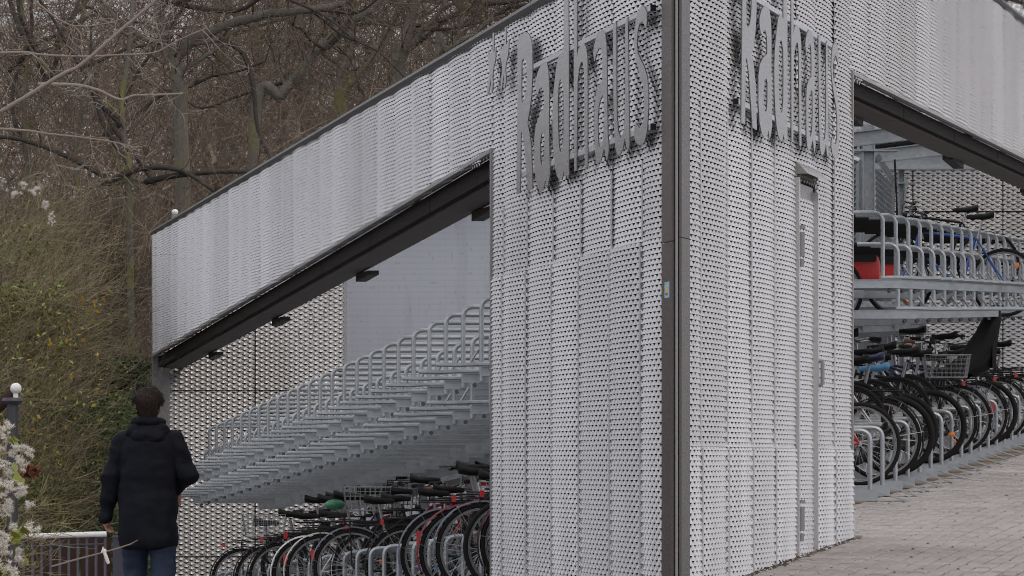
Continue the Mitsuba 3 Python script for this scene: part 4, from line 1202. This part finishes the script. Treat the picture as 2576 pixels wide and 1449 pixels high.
obj("disc", lathe([(0, -.02), (.05, -.02), (.062, -.005), (.05, .012), (0, .014)], (c[0], 22, top_z), 20), "m_iron", po, 40)
obj("neck", tube([(c[0] + .018, 22, top_z), (c[0] + .018, 22, Q[0][2])], .014, 8), "m_white", po, 40)
obj("ball", ball((Q[0][0], 22, Q[0][2]), .031, 3), "m_white", po, True)
Q = [(-2.769,22.120,1.696),(-2.849,22.120,1.621),(-2.982,22.120,1.495)]
obj("diagonal_rail", tube(Q, .036, 12), "m_rust", po, 40)
tip = thing("roof_vent", "small white domed vent cap on the roof edge at the low end", "vent")
q = pt("L", (10000 / (208 + .20289 * (440 - 386)) - 21.053) / .98193, 4.12)
obj("dome", ball((q[0], q[1], q[2] + .055), .038, 3, (1, 1, .9)), "m_white", tip, True)
obj("collar", lathe([(0, -.03), (.04, -.03), (.04, .03), (0, .03)], (q[0], q[1], q[2]), 14), "m_trim", tip, 40)

# ------------------------------------------------------------------ woodland: trees behind the roof, thicket, shrubs on the bank
VR = np.random.default_rng(21)
mat("m_leaf_green", lambda p, n, uv: mikit.mix((.022, .045, .016), (.075, .11, .035), mikit.cell_rand(dr.floor(p.x * 21), dr.floor(p.y * 21), dr.floor(p.z * 21))), .5)
mat("m_leaf_bright", lambda p, n, uv: mikit.mix((.04, .085, .025), (.13, .19, .055), mikit.cell_rand(dr.floor(p.x * 21), dr.floor(p.y * 21), dr.floor(p.z * 21))), .5)
mat("m_leaf_olive", lambda p, n, uv: mikit.mix((.075, .088, .024), (.20, .205, .06), mikit.cell_rand(dr.floor(p.x * 19), dr.floor(p.y * 19), dr.floor(p.z * 19))), .6)
mat("m_leaf_yellow", (.42, .28, .03), .6)
mat("m_leaf_lime", (.22, .25, .045), .5)
mat("m_leaf_rust", (.14, .052, .025), .8)
mat("m_olive_twig", lambda p, n, uv: mikit.mix((.085, .07, .038), (.27, .225, .135), mikit.cell_rand(dr.floor(p.x * 9), dr.floor(p.y * 9), dr.floor(p.z * 9))), .8)
mat("m_fluff", (.60, .575, .53), .95)


def smooth_path(P, n=5, jit=.0):
    P = np.asarray(P, float); out = []
    Q = np.vstack([2 * P[0] - P[1], P, 2 * P[-1] - P[-2]])
    for i in range(1, len(Q) - 2):
        for k in range(n):
            t = k / n
            a, b, c, d = Q[i - 1], Q[i], Q[i + 1], Q[i + 2]
            out.append(.5 * (2 * b + (c - a) * t + (2 * a - 5 * b + 4 * c - d) * t * t + (3 * b - 3 * c + d - a) * t ** 3))
    out.append(P[-1])
    out = np.array(out)
    if jit:
        out[1:-1] += VR.normal(0, jit, (len(out) - 2, 3))
    return out


def shoot(S, p, d, L, r, depth, bend_=.22, spread=.75, up=.10, kids=(2, 4), steps=5):
    """one winding shoot and its side shoots, as rows for segs_mesh"""
    p = np.array(p, float); d = np.array(d, float) / np.linalg.norm(d)
    seg = L / steps
    nodes = [(p.copy(), d.copy(), r)]
    for k in range(steps):
        d = d + VR.normal(0, bend_, 3) + [0, 0, up * .4]
        d /= np.linalg.norm(d)
        q = p + d * seg
        r2 = r * (.80 if k < steps - 1 else .45)
        S.append([*p, r, *q, r2])
        p, r = q, r2
        nodes.append((p.copy(), d.copy(), r))
    if depth > 0:
        for _ in range(VR.integers(kids[0], kids[1] + 1)):
            k = VR.integers(1, steps + 1)
            q, dd, rr = nodes[k]
            side = VR.normal(0, 1, 3); side -= dd * (side @ dd); side /= np.linalg.norm(side) + 1e-9
            nd = dd * (1 - spread * .5) + side * spread + [0, 0, up]
            shoot(S, q, nd, L * VR.uniform(.45, .75), max(rr * .72, .003), depth - 1, bend_, spread, up, kids, max(3, steps - 1))


def tree(label, limbs, twigs, tr=(.006, .013), L=1.2, depth=2, mat_="m_bark", tw_mat="m_twig", cat_="tree", name="tree", group="bare trees behind the parking house", droop=.06):
    """limbs: (polyline, radius at its start, radius at its end); twigs: how many shoots grow from each metre"""
    t = thing(name, label, cat_, group)
    meshes, S, sec = [], [], []
    for P, r0, r1 in limbs:
        Q = smooth_path(P, 6, r0 * .05)
        r0, r1 = r0 * (.55 if name == "tree" else .8), r1 * (.55 if name == "tree" else .8)
        n = len(Q)
        rr = np.linspace(r0, r1, n) * (1 + VR.normal(0, .025, n))
        meshes.append(tube(Q, rr, 9))
        ln = np.linalg.norm(np.diff(Q, axis=0), axis=1).sum()
        for _ in range(int(ln * twigs)):
            k = VR.integers(max(1, int(n * .12)), n)
            d = Q[k] - Q[k - 1]; d /= np.linalg.norm(d) + 1e-9
            side = VR.normal(0, 1, 3) * [1, .8, 1]; side -= d * (side @ d); side /= np.linalg.norm(side) + 1e-9
            shoot(S, Q[k], d * .5 + side + [0, 0, droop], L * VR.uniform(.5, 1.2), VR.uniform(*tr), depth, .20, .8, droop)
    if name == "tree":
        for P, r0, r1 in list(limbs)[:3]:
            Q = smooth_path(P, 6)
            for _ in range(2):
                k = VR.integers(len(Q) // 3, len(Q) - 1)
                d = np.array([VR.choice([-1, 1]) * VR.uniform(.5, 1), VR.normal(0, .3), VR.uniform(.1, .9)])
                R_ = [Q[k]]
                for _ in range(6):
                    d = d + VR.normal(0, .33, 3) * [1, .4, 1]; d /= np.linalg.norm(d)
                    R_.append(R_[-1] + d * VR.uniform(.35, .6))
                a = VR.uniform(.022, .042)
                sec.append(tube(smooth_path(R_, 4), np.linspace(a, a * .35, 25), 7))
                for _ in range(12):
                    q = R_[VR.integers(1, 7)]
                    shoot(S, q, VR.normal(0, 1, 3) + [0, 0, .3], VR.uniform(.5, 1.1), VR.uniform(.006, .012), 2, .22, .8, .05)
    for m in sec:
        obj("limb", m, "m_bark_dark", t, 60)
    for m in meshes:
        obj("limb", m, mat_, t, 60)
    if S:
        tag(obj("crown", segs_mesh(S, 3), tw_mat, t), kind="stuff")
    return t


ZB = lambda x, y: float(terrain(np.array(x), np.array(y)))


def grounded(P):
    """runs a limb down to the bank under its first point"""
    x, y, z = P[0]
    return [(x + .1, y, ZB(x, y) - .2)] + list(P) if z > ZB(x, y) + .3 else list(P)


tree("forked grey trunk leaning right above the middle of the left roof edge",
     [(grounded([(-2.845,66.000,6.996),(-2.831,66.000,7.649),(-2.752,66.000,7.959),(-2.640,66.000,8.613),(-2.627,66.000,9.174)]), .21, .12), ([(-2.818,66.000,7.458),(-2.660,66.000,7.629),(-2.369,66.000,7.940),(-2.079,66.000,8.395),(-1.861,66.000,8.910),(-1.802,66.000,9.372)], .15, .09), ([(-2.759,66.000,7.920),(-2.891,66.000,8.382),(-2.990,66.000,8.844),(-3.023,66.000,9.306)], .06, .03), ([(-2.363,66.000,7.940),(-2.165,66.000,7.986),(-1.901,66.000,8.184),(-1.637,66.000,8.580)], .05, .02)], 5, (.008, .016))
tree("thick mossy trunk rising over the roof edge left of the letter sign",
     [(grounded([(-1.767,62.000,7.023),(-1.748,62.000,7.556),(-1.680,62.000,7.791),(-1.575,62.000,8.170),(-1.562,62.000,8.759)]), .22, .15), ([(-1.662,62.000,7.674),(-1.389,62.000,8.052),(-1.203,62.000,8.219),(-0.998,62.000,8.573)], .10, .06), ([(-1.600,62.000,8.015),(-1.724,62.000,8.387),(-1.786,62.000,8.759)], .06, .04)], 5, (.008, .016))
tree("curving branch tree with yellow lichen nearest the tower roof",
     [(grounded([(-1.128,60.000,7.258),(-0.996,60.000,7.504),(-0.666,60.000,7.714),(-0.336,60.000,7.978),(-0.186,60.000,8.098),(0.090,60.000,8.260),(0.312,60.000,8.518)]), .10, .06), ([(-0.888,60.000,7.558),(-0.768,60.000,7.918),(-0.648,60.000,8.278),(-0.618,60.000,8.518)], .06, .03), ([(-0.336,60.000,7.978),(-0.438,60.000,8.218),(-0.528,60.000,8.458)], .035, .02), ([(-0.186,60.000,8.098),(0.012,60.000,8.038),(0.192,60.000,8.026)], .03, .012)], 8, (.006, .012))
tree("tree with a long mossy limb slanting up to the right across the woods",
     [(grounded([(-3.694,57.000,6.048),(-3.300,57.000,6.578),(-3.095,57.000,6.829),(-2.833,57.000,7.160),(-2.519,57.000,7.456),(-2.206,57.000,7.678),(-1.967,57.000,7.838),(-1.756,57.000,8.100)]), .16, .08), ([(-2.833,57.000,7.160),(-2.611,57.000,7.245),(-2.497,57.000,7.274)], .05, .02), ([(-2.519,57.000,7.456),(-2.542,57.000,7.758),(-2.565,57.000,8.043)], .06, .03), ([(-3.238,57.000,6.704),(-3.409,57.000,7.074),(-3.466,57.000,7.473),(-3.523,57.000,7.872)], .07, .03)], 6, (.007, .014))
tree("old tree with a heavy level mossy limb at the top left of the roof",
     [(grounded([(-4.332,52.000,5.632),(-4.347,52.000,6.100),(-4.410,52.000,6.516),(-4.545,52.000,6.817),(-4.607,52.000,7.088),(-4.628,52.000,7.504)]), .20, .11), ([(-4.410,52.000,6.568),(-4.202,52.000,6.802),(-3.900,52.000,6.958),(-3.396,52.000,7.124),(-3.011,52.000,7.181),(-2.538,52.000,7.233),(-2.215,52.000,7.306),(-2.018,52.000,7.452)], .14, .07), ([(-4.254,52.000,6.765),(-3.994,52.000,6.807),(-3.786,52.000,6.848),(-3.526,52.000,6.984)], .09, .03), ([(-4.410,52.000,6.360),(-4.098,52.000,6.568),(-3.786,52.000,6.776),(-3.630,52.000,7.140)], .07, .03), ([(-4.514,52.000,6.776),(-4.878,52.000,6.880),(-5.190,52.000,7.140),(-5.450,52.000,7.452)], .08, .04)], 6, (.006, .013))
tree("dark dead looking trunk with a broken stub beyond the low end of the roof",
     [(grounded([(-4.815,50.000,4.315),(-4.825,50.000,4.615),(-4.810,50.000,4.865),(-4.830,50.000,5.095),(-4.880,50.000,5.465),(-4.910,50.000,5.865),(-4.840,50.000,6.315),(-4.790,50.000,6.815),(-4.765,50.000,7.265)]), .085, .05), ([(-4.815,50.000,4.855),(-4.990,50.000,4.815),(-5.190,50.000,4.800),(-5.315,50.000,4.765)], .06, .05), ([(-4.810,50.000,4.865),(-4.640,50.000,4.835),(-4.465,50.000,4.805)], .05, .04), ([(-4.850,50.000,5.015),(-4.940,50.000,4.965),(-4.960,50.000,5.115),(-5.040,50.000,5.315)], .05, .03), ([(-4.890,50.000,5.615),(-5.090,50.000,5.815),(-5.390,50.000,5.915),(-5.690,50.000,6.215)], .04, .02)], 6, (.005, .011))
tree("slim trunk bending left behind the thicket at the left",
     [(grounded([(-5.821,54.000,4.124),(-5.854,54.000,4.772),(-5.929,54.000,5.420),(-5.848,54.000,6.068),(-5.902,54.000,6.824),(-5.821,54.000,7.472),(-5.794,54.000,7.796)]), .07, .04), ([(-5.897,54.000,5.528),(-5.605,54.000,5.744),(-5.335,54.000,5.717),(-5.092,54.000,5.906)], .04, .02), ([(-5.875,54.000,6.230),(-6.145,54.000,6.500),(-6.469,54.000,6.824),(-6.739,54.000,7.256)], .045, .02)], 7, (.005, .011))
tree("pale stemmed tree at the upper left corner of the picture",
     [(grounded([(-6.821,56.000,4.341),(-6.793,56.000,5.125),(-6.877,56.000,6.133),(-6.843,56.000,6.973),(-6.933,56.000,7.925)]), .09, .05), ([(-6.843,56.000,5.965),(-6.597,56.000,6.525),(-6.373,56.000,7.141),(-6.289,56.000,7.869)], .05, .025), ([(-6.866,56.000,6.357),(-7.101,56.000,6.805),(-7.325,56.000,7.141)], .04, .02)], 7, (.005, .011))
tree("twin dark stems standing in the woods above the roof slope",
     [(grounded([(-4.666,72.000,7.082),(-4.702,72.000,7.874),(-4.594,72.000,8.594),(-4.666,72.000,9.386),(-4.694,72.000,9.890)]), .12, .07), ([(-4.666,72.000,8.018),(-4.954,72.000,8.594),(-5.134,72.000,9.242),(-5.170,72.000,9.890)], .08, .05)], 6, (.008, .016))
tree("dark trunk far back between the two mossy limbs",
     [(grounded([(-5.533,76.000,7.251),(-5.594,76.000,8.163),(-5.563,76.000,8.999),(-5.647,76.000,9.911),(-5.670,76.000,10.367)]), .16, .10), ([(-5.586,76.000,8.619),(-5.305,76.000,9.075),(-5.229,76.000,9.683),(-5.168,76.000,10.291)], .08, .05)], 6, (.008, .016))
tree("straight dark trunk far back near the forked grey trunk",
     [(grounded([(-4.118,78.000,7.797),(-4.134,78.000,8.655),(-4.087,78.000,9.435),(-4.157,78.000,10.371),(-4.181,78.000,10.683)]), .12, .08), ([(-4.118,78.000,8.967),(-4.313,78.000,9.513),(-4.368,78.000,10.215)], .07, .04)], 6, (.008, .016))
tree("slender trunk in front of pale sky left of the tower",
     [(grounded([(-1.022,70.000,8.111),(-0.966,70.000,8.671),(-0.896,70.000,9.161),(-0.861,70.000,9.651)]), .10, .07), ([(-0.952,70.000,8.811),(-0.686,70.000,9.021),(-0.476,70.000,9.371)], .04, .02), ([(-0.931,70.000,8.951),(-1.176,70.000,9.231),(-1.351,70.000,9.581)], .04, .02)], 9, (.007, .013))
tree("fine twigged tree showing beyond the roof at the upper right corner",
     [(grounded([(9.990,75.000,8.523),(9.915,75.000,9.273),(9.765,75.000,9.648),(9.615,75.000,10.023),(9.540,75.000,10.323)]), .06, .03), ([(9.840,75.000,9.422),(9.540,75.000,9.648),(9.353,75.000,9.873),(9.240,75.000,10.098)], .03, .012), ([(9.878,75.000,9.348),(9.840,75.000,9.723),(9.765,75.000,10.023)], .03, .012)], 10, (.004, .008), .8)

# long pale branches of a near tree reach in from the left
near_branches = [
    ("long straight pale branch slanting up across the upper left corner", [([(-3.640,27.000,3.617),(-3.478,27.000,3.681),(-3.235,27.000,3.825),(-3.032,27.000,3.949),(-2.924,27.000,4.003),(-2.668,27.000,4.224),(-2.417,27.000,4.440),(-2.317,27.000,4.535)], .020, .014)], 4),
    ("pale branch running level below the long slanting one", [([(-3.718,28.000,4.181),(-3.438,28.000,4.187),(-3.304,28.000,4.170),(-3.018,28.000,4.159),(-2.766,28.000,4.170),(-2.520,28.000,4.187),(-2.346,28.000,4.276),(-2.150,28.000,4.360)], .013, .005)], 5),
    ("pale branch curving in from the left edge with a broken side twig", [([(-3.652,27.500,3.613),(-3.377,27.500,3.596),(-3.201,27.500,3.572),(-2.992,27.500,3.550),(-2.772,27.500,3.519),(-2.593,27.500,3.475)], .013, .005), ([(-2.758,27.500,3.519),(-2.728,27.500,3.475),(-2.717,27.500,3.439),(-2.667,27.500,3.404)], .010, .005)], 5),
    ("thin pale branch drooping from the top left corner", [([(-3.438,28.000,4.612),(-3.298,28.000,4.500),(-3.186,28.000,4.416),(-3.074,28.000,4.374),(-2.878,28.000,4.388),(-2.682,28.000,4.444)], .010, .004), ([(-3.186,28.000,4.416),(-3.046,28.000,4.332),(-3.032,28.000,4.192),(-3.018,28.000,4.136)], .008, .004)], 5),
    ("brown weathered branch lying across the woods at the upper left", [([(-4.056,34.000,4.533),(-3.784,34.000,4.530),(-3.648,34.000,4.513),(-3.529,34.000,4.479),(-3.359,34.000,4.404),(-3.223,34.000,4.438),(-3.019,34.000,4.445),(-2.815,34.000,4.455)], .022, .010)], 3),
]
for lab, limbs, n in near_branches:
    tree(lab, limbs, n, (.0025, .005), .35, 2, "m_pale_twig", "m_pale_twig", "branch", "overhanging_branch", "pale branches reaching in from the left", .03)

# the thicket between and behind the trees: far too many stems to count
S = []
for _ in range(2050):
    y = VR.uniform(66, 92) if VR.uniform() < .86 else VR.uniform(56, 66); x = VR.uniform(-.135, .016) * y - .2
    z = ZB(x, y)
    hgt = VR.uniform(2.0, 6.5)
    shoot(S, (x, y, z + VR.uniform(-.2, 3.4)), (VR.normal(0, .75), VR.normal(0, .4), VR.uniform(.15, 1)), hgt * .5, VR.uniform(.007, .022) * y / 70, 2, .27, .95, .07, (3, 5))
for _ in range(170):
    y = VR.uniform(54, 72); x = VR.uniform(-.135, .005) * y - .2
    shoot(S, (x, y, ZB(x, y) + VR.uniform(0, 4.5)), (VR.normal(.1, .8), VR.normal(0, .3), VR.uniform(.2, 1)), VR.uniform(2.2, 4.5), VR.uniform(.022, .045), 2, .17, .8, .08, (3, 5), 7)
S = np.array(S)
pick = nnoise(S[:, :3] * [9, .01, .01] + np.arange(len(S))[:, None] // 40 * .37, 3) > .62
tag(obj("thicket", segs_mesh(S[~pick], 3), "m_twig"), "brown leafless thicket filling the wood behind the parking house", kind="stuff")
tag(obj("thicket", segs_mesh(S[pick], 3), "m_twig_light"), "paler grey brown stems mixed through the thicket", kind="stuff")
S = []
for _ in range(640):
    y = VR.uniform(49.5, 58); x = VR.uniform(-.135, -.045) * y
    z = max(ZB(x, y), -.8)
    shoot(S, (x, y, z + VR.uniform(0, 4.6)), (VR.normal(.1, .8), VR.normal(0, .3), VR.uniform(-.1, 1)), VR.uniform(.8, 2.2), VR.uniform(.004, .011), 2, .27, .95, .04, (3, 5))
S = np.array(S)
pick = (np.arange(len(S)) // 35) % 3 == 0
tag(obj("brushwood", segs_mesh(S[pick], 3), "m_twig_light"), "paler twigs mixed through the brushwood on the left", kind="stuff")
tag(obj("brushwood", segs_mesh(S[~pick], 3), "m_twig"), "tangled brown brushwood at the foot of the wood on the left", kind="stuff")
S = []
for _ in range(600):
    y = VR.uniform(60, 95); x = VR.uniform(-.13, .02) * y
    z = 1.3 + y * VR.uniform(.050, .125)
    shoot(S, (x, y, z), VR.normal(0, 1, 3) * [1, .5, .8] + [0, 0, .4], VR.uniform(1.0, 2.2), VR.uniform(.006, .012), 2, .22, .85, .05, (3, 5))
tag(obj("treetop_twigs", segs_mesh(S, 3), "m_twig"), "fine bare twigs of the treetops against the pale sky", kind="stuff")
S = []
for _ in range(10):
    y = VR.uniform(70, 85); x = y * VR.uniform(.1235, .133)
    shoot(S, (x, y, 1.3 + y * VR.uniform(.100, .108)), (VR.normal(-.1, .3), 0, 1), 1.3, .009, 2, .2, .7, .1, (3, 4))
tag(obj("treetop_twigs", segs_mesh(S, 3), "m_twig"), "fine bare twigs beyond the roof at the upper right corner", kind="stuff")


def leaves(n, cen, ext, size, seed, flat_=.5, keep=None):
    r = np.random.default_rng(seed)
    c = np.asarray(cen) + r.uniform(-1, 1, (n * 3, 3)) * ext
    w = nfbm(c * 1.9 + seed, 3, seed)
    c = c[w > np.quantile(w, .45)][:n]
    if keep is not None:
        c = c[keep(c)]
    m = len(c)
    a = r.normal(0, 1, (m, 3)); a /= np.linalg.norm(a, axis=1, keepdims=True)
    b = r.normal(0, 1, (m, 3)); b -= a * (a * b).sum(1, keepdims=True); b /= np.linalg.norm(b, axis=1, keepdims=True)
    nn = np.cross(a, b)
    s = (size * r.uniform(.5, 1.25, (m, 1)))
    P = [c - a * s, c + b * s * flat_ + nn * s * .12, c + a * s, c - b * s * flat_ + nn * s * .12]
    v = np.stack(P, 1).reshape(-1, 3)
    o = (np.arange(m) * 4)[:, None]
    f = np.vstack([o + [0, 1, 2], o + [0, 2, 3]])
    return v, f


def shrub(label, cen, ext, n_leaf, size, lm, n_shoot, lean, tm, seed, L=.9, r=(.003, .007), flat_=.45, group="shrubs on the bank beside the parking house", name="shrub", cat_="shrub"):
    t = thing(name, label, cat_, group)
    S = []
    for _ in range(n_shoot):
        p = np.asarray(cen) + VR.uniform(-1, 1, 3) * ext
        shoot(S, p, np.array(lean) + VR.normal(0, .35, 3), L * VR.uniform(.5, 1.2), VR.uniform(*r), 1, .12, .5, .04, (2, 4))
    tag(obj("stems", segs_mesh(S, 3), tm, t), kind="stuff")
    if n_leaf:
        tag(obj("leaves", leaves(n_leaf, cen, ext, size, seed, flat_), lm, t), kind="stuff")
    return t


def bx(u0, u1, v0, v1, y, dy):
    return (((u0 + u1) / 2 - 1288) * y / 1e4, y, 1.3 + (1163 - (v0 + v1) / 2) * y / 1e4), ((u1 - u0) / 2 * y / 1e4, dy, (v1 - v0) / 2 * y / 1e4)
c, e = bx(215, 370, 900, 1040, 50.5, 1.0)
shrub("dark green feathery evergreen shrub against the low end post", c, e, 3600, .045, "m_leaf_green", 40, (0, 0, .4), "m_olive_twig", 31, .5)
c, e = bx(100, 350, 990, 1360, 46, 1.0)
shrub("bright green undergrowth shrub just left of the man's shoulder", c, e, 9000, .040, "m_leaf_bright", 120, (.2, 0, .5), "m_olive_twig", 32, .6)
c, e = bx(-80, 90, 1270, 1480, 25.2, .4)
shrub("bare slanting shoots growing in front of the low railing", c, e, 300, .018, "m_leaf_olive", 70, (.9, 0, .3), "m_olive_twig", 30, .26, (.0018, .0035))
c, e = bx(-40, 190, 980, 1400, 44, 1.2)
shrub("olive leaved shrub with slanting shoots behind the railing", c, e, 5200, .036, "m_leaf_olive", 260, (.7, -.1, .55), "m_olive_twig", 33, .9)
c, e = bx(-60, 200, 720, 1010, 46, 1.4)
shrub("olive brown shrub with many slanting shoots above the railing", c, e, 4200, .036, "m_leaf_olive", 440, (.7, -.1, .5), "m_olive_twig", 34, .8)
c, e = bx(-40, 150, 560, 800, 48, 1.2)
shrub("thin olive shoots reaching over the brushwood at the left edge", c, e, 1300, .034, "m_leaf_olive", 240, (.7, 0, .45), "m_olive_twig", 35, 1.0)
c, e = bx(170, 335, 640, 900, 51.5, .8)
shrub("leafless brown bush crowding the low end of the fascia", c, e, 0, .03, "m_leaf_olive", 330, (.1, 0, .8), "m_twig", 36, 1.1, (.004, .009))
# bright autumn leaves left on the shrubs
c, e = bx(60, 265, 740, 930, 45, .8)
yl = shrub("spray of yellow autumn leaves in the olive shrub", c, e, 75, .036, "m_leaf_yellow", 20, (.6, 0, .5), "m_olive_twig", 37, .6, flat_=.6, name="yellow_leaved_shrub")
c, e = bx(40, 250, 900, 1300, 43.5, .8)
shrub("scattered yellow leaves in the lower shrub beside the man", c, e, 50, .032, "m_leaf_yellow", 20, (.6, 0, .5), "m_olive_twig", 38, .6, flat_=.6, name="yellow_leaved_shrub")
c, e = bx(0, 330, 680, 1250, 43, 1.0)
shrub("scattered lime green leaves through the shrubs on the bank", c, e, 280, .032, "m_leaf_lime", 30, (.6, 0, .5), "m_olive_twig", 39, .6, name="lime_leaved_shrub")
tag(obj("ground_cover", leaves(5200, (-5.6, 46, .15), (1.6, 4.5, .42), .055, 41, .6), "m_leaf_green"), "green ivy and weeds covering the foot of the bank", kind="stuff")
tag(obj("dead_leaves", leaves(240, (-3.0, 62, 5.6), (5.6, 8, 2.6), .05, 43, .6), "m_leaf_rust"), "last rust brown leaves hanging in the bare trees", kind="stuff")
# old man's beard: climbing stems with fluffy seed heads
def seed_heads(label, H, y, r, stems, leaf=(), seed=5):
    t = thing("climbing_plant", label, "climbing plant", "climbers with fluffy seed heads")
    q = np.random.default_rng(seed)
    for P in stems:
        obj("stem", tube(smooth_path(P, 4, .006), np.linspace(.006, .003, (len(P) - 1) * 4 + 1), 5), "m_olive_twig", t, 50)
    for h in H:
        h = np.array(h) + [0, q.uniform(-.25, .25), 0]
        rr = r * q.uniform(.65, 1.2)
        S = []
        for k in range(q.integers(5, 10)):
            c = h + q.normal(0, .55, 3) * rr
            a = q.normal(0, 1, (22, 3)); a /= np.linalg.norm(a, axis=1, keepdims=True)
            for d in a:
                w = d + q.normal(0, .5, 3)
                m_ = c + d * rr * .45
                S.append([*c, .0016 * rr / .03, *m_, .0014 * rr / .03]); S.append([*m_, .0014 * rr / .03, *(m_ + w * rr * .3), .0007 * rr / .03])
        v, f = segs_mesh(S, 3)
        b = ball(h, rr * .30, 1)
        obj("seed_head", cat([(v, f), (b[0] + q.normal(0, rr * .06, b[0].shape), b[1])]), "m_fluff", t)
    for c in leaf:
        a = q.normal(0, 1, 3); a /= np.linalg.norm(a)
        v, f = leaves(3, c, (.015, .03, .015), .028, int(q.integers(1e6)), .6)
        obj("leaf", (v, f), "m_leaf_lime", t)
    return t


seed_heads("climber thick with white fluffy seed heads at the lower left corner",
           [(-2.053,16.000,1.449),(-2.035,16.000,1.425),(-2.026,16.000,1.409),(-2.048,16.000,1.393),(-2.038,16.000,1.353),(-2.016,16.000,1.337),(-2.006,16.000,1.321),(-1.978,16.000,1.356),(-1.955,16.000,1.350),(-1.965,16.000,1.329),(-2.045,16.000,1.305),(-2.026,16.000,1.286),(-1.990,16.000,1.305),(-2.000,16.000,1.289),(-2.042,16.000,1.265),(-2.021,16.000,1.249),(-2.045,16.000,1.217),(-2.013,16.000,1.209),(-2.051,16.000,1.177),(-2.029,16.000,1.161),(-1.994,16.000,1.185),(-1.981,16.000,1.169),(-1.968,16.000,1.201),(-2.006,16.000,1.137),(-2.019,16.000,1.113),(-2.048,16.000,1.132),(-2.016,16.000,1.105),(-1.955,16.000,1.126),(-2.045,16.000,1.033),(-2.026,16.000,1.017),(-2.048,16.000,1.001),(-2.038,16.000,0.972),(-1.997,16.000,1.041),(-2.032,16.000,0.937),(-2.013,16.000,0.921),(-1.990,16.000,0.945),(-2.006,16.000,0.905),(-2.048,16.000,0.889),(-2.019,16.000,0.881),(-1.949,16.000,1.033),(-1.933,16.000,1.025),(-1.984,16.000,0.854)], 16, .0185,
           [[(-2.106,16.100,1.079),(-2.058,16.100,1.240),(-2.045,16.100,1.401),(-2.058,16.100,1.482)], [(-2.106,16.100,0.854),(-2.041,16.100,0.951),(-2.025,16.100,1.144),(-1.977,16.100,1.353)], [(-2.074,16.100,0.822),(-2.025,16.100,0.918),(-1.993,16.100,1.079),(-1.945,16.100,1.031)], [(-2.122,16.100,1.273),(-2.074,16.100,1.321),(-2.025,16.100,1.353),(-1.985,16.100,1.369)]],
           [(-2.038,16.000,1.414),(-2.006,16.000,1.382),(-2.013,16.000,1.276),(-1.984,16.000,1.241),(-1.978,16.000,1.217),(-1.989,16.000,1.001),(-1.981,16.000,1.017),(-2.003,16.000,0.985),(-1.971,16.000,1.033),(-2.045,16.000,0.873),(-1.949,16.000,0.913),(-2.013,16.000,0.849)])
seed_heads("few white fluffy seed heads on thin stems in the brushwood",
           [(-3.756,30.000,3.328),(-3.726,30.000,3.337),(-3.738,30.000,3.307),(-3.618,30.000,3.343),(-3.588,30.000,3.379),(-3.570,30.000,3.355),(-3.594,30.000,3.325),(-3.528,30.000,3.241),(-3.498,30.000,3.259),(-3.510,30.000,3.229),(-3.486,30.000,3.145),(-3.474,30.000,3.169),(-3.492,30.000,3.121),(-3.684,30.000,3.394)], 30, .020,
           [[(-3.937,30.100,2.874),(-3.787,30.100,3.115),(-3.756,30.100,3.326),(-3.711,30.100,3.416)], [(-3.817,30.100,2.694),(-3.606,30.100,3.115),(-3.591,30.100,3.356)], [(-3.696,30.100,2.633),(-3.516,30.100,2.995),(-3.501,30.100,3.175),(-3.540,30.100,3.266)]], (), 6)
rl_ = thing("dead_leaf", "curled russet dead leaf cluster hanging beside the white seed heads", "leaf")
obj("leaf", leaves(46, [(-2.074,17.000,1.251)][0], (.04, .04, .02), .035, 77, .5), "m_leaf_rust", rl_)

# crumbs, seeds and scraps of leaf lying on the paving and against the wall foot
q = np.random.default_rng(51)
V_, F_ = [], []
for k in range(1900):
    if k < 650:
        b_ = q.uniform(.3, 5.7); a_ = abs(q.normal(0, .03)) + .02
    else:
        b_ = q.uniform(0, 22); a_ = (int(q.integers(0, 45)) + .5) * PW + q.normal(0, .012) - .6
    c = CORNER + DR * b_ + NR * a_
    if a_ < .05 and k >= 650 and b_ < 5.8:
        continue
    s_ = q.uniform(.004, .012) * (1.0 if k % 9 else 2.0)
    t_ = np.array([[0, .5, 0], [-.5, -.4, .0], [.5, -.3, .0], [0, 0, .6]]) * s_ * [1, 2, 1]
    v, f = tr((t_, np.array([[0, 1, 3], [1, 2, 3], [2, 0, 3]])), (c[0], c[1], z_right(c[1]) + .007), q.uniform(0, 6.3))
    F_.append(f + 4 * len(V_)); V_.append(v)
tag(obj("litter", (np.vstack(V_), np.vstack(F_)), "m_litter"), "dark crumbs and leaf scraps on the paving and along the wall foot", kind="stuff")
